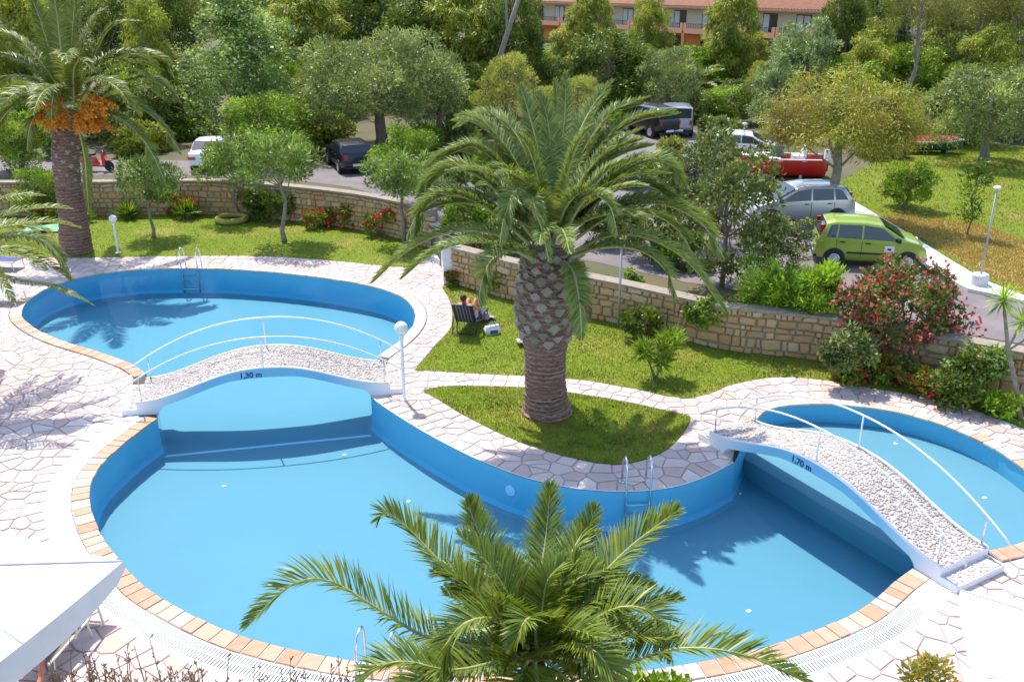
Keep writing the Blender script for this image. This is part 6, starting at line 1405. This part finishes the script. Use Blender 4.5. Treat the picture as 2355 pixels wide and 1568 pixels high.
p = W(112, 530); cloth('towel', 'turquoise patterned cloth spread on the lawn behind the date palm', (p.x, p.y, .012), .2, 1.9, 1.1, .3, mat('towel_tq', (.05, .36, .32), .9, col2=(.30, .50, .20), nscale=3), 'cloth', 6)
p = W(540, 505); t = obj('swim_ring', None or (lambda: (lambda b: (bmesh.ops.create_icosphere(b, subdivisions=1, radius=.1), b)[1])(bmesh.new()))() and bpy.data.meshes.new('swim_ring'), None)
vs = []; Rn, rn = .62, .13
for i in range(32):
    for k in range(10):
        a, b_ = 2 * math.pi * i / 32, 2 * math.pi * k / 10; vs.append(((Rn + rn * math.cos(b_)) * math.cos(a), (Rn + rn * math.cos(b_)) * math.sin(a), rn + rn * math.sin(b_)))
bpy.data.objects.remove(t)
t = MB().add(vs, [(i * 10 + k, i * 10 + (k + 1) % 10, ((i + 1) % 32) * 10 + (k + 1) % 10, ((i + 1) % 32) * 10 + k) for i in range(32) for k in range(10)]).build('swim_ring', mat('ring_yellow', (.42, .34, .06), .5, col2=(.30, .26, .05), nscale=3), None, smooth=True, loc=(p.x, p.y - .4, .012))
tag(t, 'yellow ring lying on the back lawn in oleander shade', 'ring')

# parasols
M_['seam'] = mat('seam', (.52, .50, .50), .8)
def parasol(label, c0, e1, e2, size, h, rise, drop, pole=True):
    c0 = Vector(c0); e1 = Vector((*e1, 0)).normalized(); e2 = Vector((*e2, 0)).normalized(); cen = c0 + (e1 + e2) * size / 2
    t = thing('parasol', label, 'parasol', (cen.x, cen.y, 0)); o = Vector((cen.x, cen.y, 0)); n = 20; vs = []
    for i in range(n + 1):
        for j in range(n + 1):
            u, v = i / n, j / n; q = c0 + e1 * size * u + e2 * size * v - o; d = max(abs(u - .5), abs(v - .5)) * 2; md = min(abs(u - .5), abs(v - .5)) * 2 / max(d, .01)
            vs.append((q.x, q.y, h + rise * (1 - d) - .10 * d * d * (1 - md ** 2) * 0.6))
    cn = MB().add(vs, [(i * (n + 1) + j, (i + 1) * (n + 1) + j, (i + 1) * (n + 1) + j + 1, i * (n + 1) + j + 1) for i in range(n) for j in range(n)]).build('canopy', M_['canvas'], t, smooth=False)
    mo = cn.modifiers.new('thick', 'SOLIDIFY'); mo.thickness = .01
    for sd in range(4):
        v = []
        for k in range(n + 1):
            i, j = ((k, 0), (n, k), (n - k, n), (0, n - k))[sd]; q = Vector(vs[i * (n + 1) + j]); out = Vector((q.x, q.y, 0)).normalized() * .006; s = math.sin(math.pi * k / n) ** .45
            v += [tuple(q + out + Vector((0, 0, .004))), tuple(q + out * 3 - Vector((0, 0, drop * (.28 + .72 * s))))]
        va_ = MB().add(v, [(2 * k, 2 * k + 2, 2 * k + 3, 2 * k + 1) for k in range(n)]).build('valance', M_['canvas'], t); mo = va_.modifiers.new('thick', 'SOLIDIFY'); mo.thickness = .006
        q = Vector(vs[((0, 0), (n, 0), (n, n), (0, n))[sd][0] * (n + 1) + ((0, 0), (n, 0), (n, n), (0, n))[sd][1]]); MB().tube([(0, 0, h + rise - .12), (q.x * .98, q.y * .98, q.z - .05)], .014, 6).build('rib', M_['white_metal'], t)
    for sd in range(8):
        i, j = ((0, 0), (n // 2, 0), (n, 0), (n, n // 2), (n, n), (n // 2, n), (0, n), (0, n // 2))[sd]; q = Vector(vs[i * (n + 1) + j]); MB().tube([(0, 0, h + rise + .012), (q.x, q.y, q.z + .008)], .009, 5).build('seam', M_['seam'], t)
    MB().tube([(0, 0, 0.02), (0, 0, h + rise + .06)], .03, 10).build('pole', M_['white_metal'], t); MB().box((0, 0, .06), (.7, .7, .1)).build('base', M_['concrete'], t)
    return t
uc = W(283, 1290, 2.4); a = W(0, 1510, 2.4) - uc; b = W(0, 1215, 2.4) - uc
parasol('big square white parasol over the reclining chair at the deck corner', uc, a[:2], b[:2], 3.6, 2.4, .62, .42)
uc2 = W(2210, 1357, 2.4); a = W(2275, 1568, 2.4) - uc2; b = W(2355, 1374, 2.4) - uc2
parasol('big square white parasol near the orange-leaved shrub', uc2, a[:2], b[:2], 3.4, 2.4, .62, .36)
# chair and person in the shade of the left parasol
cp_ = W(150, 1462, .35)
lounger('brown reclining chair with white frame under the left parasol canopy', (cp_.x - .1, cp_.y + .45, .02), R(172), M_['cream'], M_['brown_sling'], None, R(35), L=1.1)
J = {'pelvis': ((0, .45, .50), (.16, .12)), 'spine': ((0, .28, .62), (.14, .11)), 'chest': ((0, .05, .84), (.17, .12)), 'neck': ((0, -.06, 1.02), .055), 'head': ((0, -.07, 1.12), (.075, .09)), 'crown': ((0, -.09, 1.23), (.07, .085)),
     'sl': ((-.19, .05, .92), .058), 'el': ((-.33, .26, .72), .043), 'hl': ((-.30, .52, .62), (.035, .022)), 'sr': ((.19, .05, .92), .058), 'er': ((.33, .26, .72), .043), 'hr': ((.30, .52, .62), (.035, .022)),
     'tl': ((-.10, .5, .5), .095), 'kl': ((-.16, .95, .58), .062), 'al': ((-.2, 1.18, .16), .042), 'ol': ((-.22, 1.34, .09), (.042, .03)), 'trr': ((.10, .5, .5), .095), 'kr': ((.2, .95, .58), .062), 'ar': ((.42, 1.22, .16), .042), 'orr': ((.48, 1.37, .09), (.042, .03))}
fingers(J, 'l', J['hl'][0], (.1, 1, -.3), (1, 0, 0)); fingers(J, 'r', J['hr'][0], (-.1, 1, -.3), (-1, 0, 0))
pr = person('person', 'person resting on the brown chair with bare legs and dark sandals', (cp_.x - .1, cp_.y + .45, .02), R(172), J, E_body, None)
for s, k in ((-1, 'ol'), (1, 'orr')):
    q = J[k][0]; MB().box((q[0], q[1] - .02, .04), (.12, .28, .05), .1 * s).build('sandal', M_['black'], pr)
MB().lathe([(.12, -.10), (.175, -.04), (.165, .06), (.13, .10)], n=16).build('shorts', M_['blue_cushion'], pr, smooth=True, loc=(0, .47, .5)); MB().lathe([(.01, -.11), (.07, -.09), (.098, -.02), (.095, .05), (.06, .095), (.01, .11)], n=14).build('hair', M_['hair'], pr, smooth=True, loc=(0, -.10, 1.19))

# ================================================================ HOTEL BEHIND THE TREES
M_['h_orange'] = mat('orange_render', (.74, .27, .08), .85, col2=(.68, .24, .07), nscale=.6); M_['h_beige'] = mat('beige_render', (.62, .55, .42), .85, col2=(.55, .48, .37), nscale=.5); M_['h_tile'] = mat('roof_tile', (.52, .27, .16), .85, col2=(.42, .20, .12), nscale=1.5)
M_['curtain'] = mat('curtain', (.55, .56, .55), .8); M_['h_frame'] = mat('dark_frame', (.05, .03, .025), .5); M_['h_pink'] = mat('salmon_render', (.78, .36, .20), .85)
hx = Vector((-.635, .773, 0)); ang = math.atan2(hx.y, hx.x); ho = thing('hotel_building', 'two-storey orange and beige hotel with balconies and tiled roof behind the trees', 'building', (29.5, 112, UP_Z), ang)
# local x runs along the facade (away to the left), local +y faces the camera
x0, x1 = -34, 52; zf, ze = 2.75, 5.45; BAY = 4.45; yf = 0.0
MB().box(((x0 + x1) / 2, yf - 5, (zf - .2) / 2), (x1 - x0, 10, zf - .2)).build('lower_wall', M_['h_orange'], ho); MB().box(((x0 + x1) / 2, yf - 5.02, (zf - .2 + ze) / 2 + .002), (x1 - x0 - .02, 10, ze - zf + .2)).build('upper_wall', M_['h_beige'], ho)
rf = MB().add([(x0 - .5, 1.9, ze - .05), (x1 + .5, 1.9, ze - .05), (x1 + .5, -5, ze + 1.5), (x0 - .5, -5, ze + 1.5), (x0 - .5, -11, ze - .05), (x1 + .5, -11, ze - .05), (x0 - .5, 1.9, ze - .25), (x1 + .5, 1.9, ze - .25), (x0 - .5, -11, ze - .25), (x1 + .5, -11, ze - .25)],
         [(0, 1, 2, 3), (3, 2, 5, 4), (0, 6, 7, 1), (6, 8, 9, 7), (4, 5, 9, 8), (0, 3, 4, 8, 6), (1, 7, 9, 5, 2)]).build('roof', M_['h_tile'], ho)
mb = MB(); x = x0
while x < x1:
    mb.tube([(x, 1.92, ze + .02), (x, -5, ze + 1.56)], .09, 5, caps=False); x += .42
o = mb.build('roof_tiles', M_['h_tile'], rf); o['kind'] = 'stuff'
k = 0; x = -4.2 - BAY * 6
while x < x1 - 2:
    for z0, z1, nm in ((zf + .02, zf + 2.15, 'upper'), (.1, 1.95, 'lower')):
        w_ = MB().box((x, .02, (z0 + z1) / 2), (1.9, .10, z1 - z0)).build('window', M_['h_frame'], ho)
        for s in (-1, 1): MB().box((x + s * .46, .075, (z0 + z1) / 2), (.78, .02, z1 - z0 - .22)).build('pane', M_['curtain'] if (k + s) % 3 and nm == 'upper' else M_['glass'], w_) if 'curtain' in M_ else None
    bl = MB().box((x, 1.0, zf - .22), (BAY - .3, 2.0, .34)).build('balcony', M_['h_pink'], ho)
    MB().box((x, 1.88, zf + .08), (BAY - .3, .16, .26)).build('parapet', M_['h_pink'], bl)
    for s in (-1, 1): MB().box((x + s * (BAY / 2 - .28), 1.88, zf + .35), (.42, .2, .9)).build('pier', M_['h_pink'], bl)
    MB().box((x, 1.85, zf + .72), (BAY - .8, .05, .05)).build('rail', M_['h_frame'], bl)
    mb = MB()
    for j in range(14): mb.box((x - BAY / 2 + .5 + j * (BAY - 1) / 13, 1.85, zf + .45), (.03, .03, .5))
    mb.build('railing_bars', M_['h_frame'], bl)
    MB().box((x + BAY / 2, 1.75, (zf - .4) / 2), (.4, .4, zf - .4)).build('column', M_['h_orange'], ho)
    k += 1; x += BAY
for j in (5, 7, 10):
    xx = -4.2 - BAY * 6 + BAY * j; MB().box((xx + .6, 1.2, zf + .42), (.8, .5, .05)).build('balcony_table', M_['white'], ho)
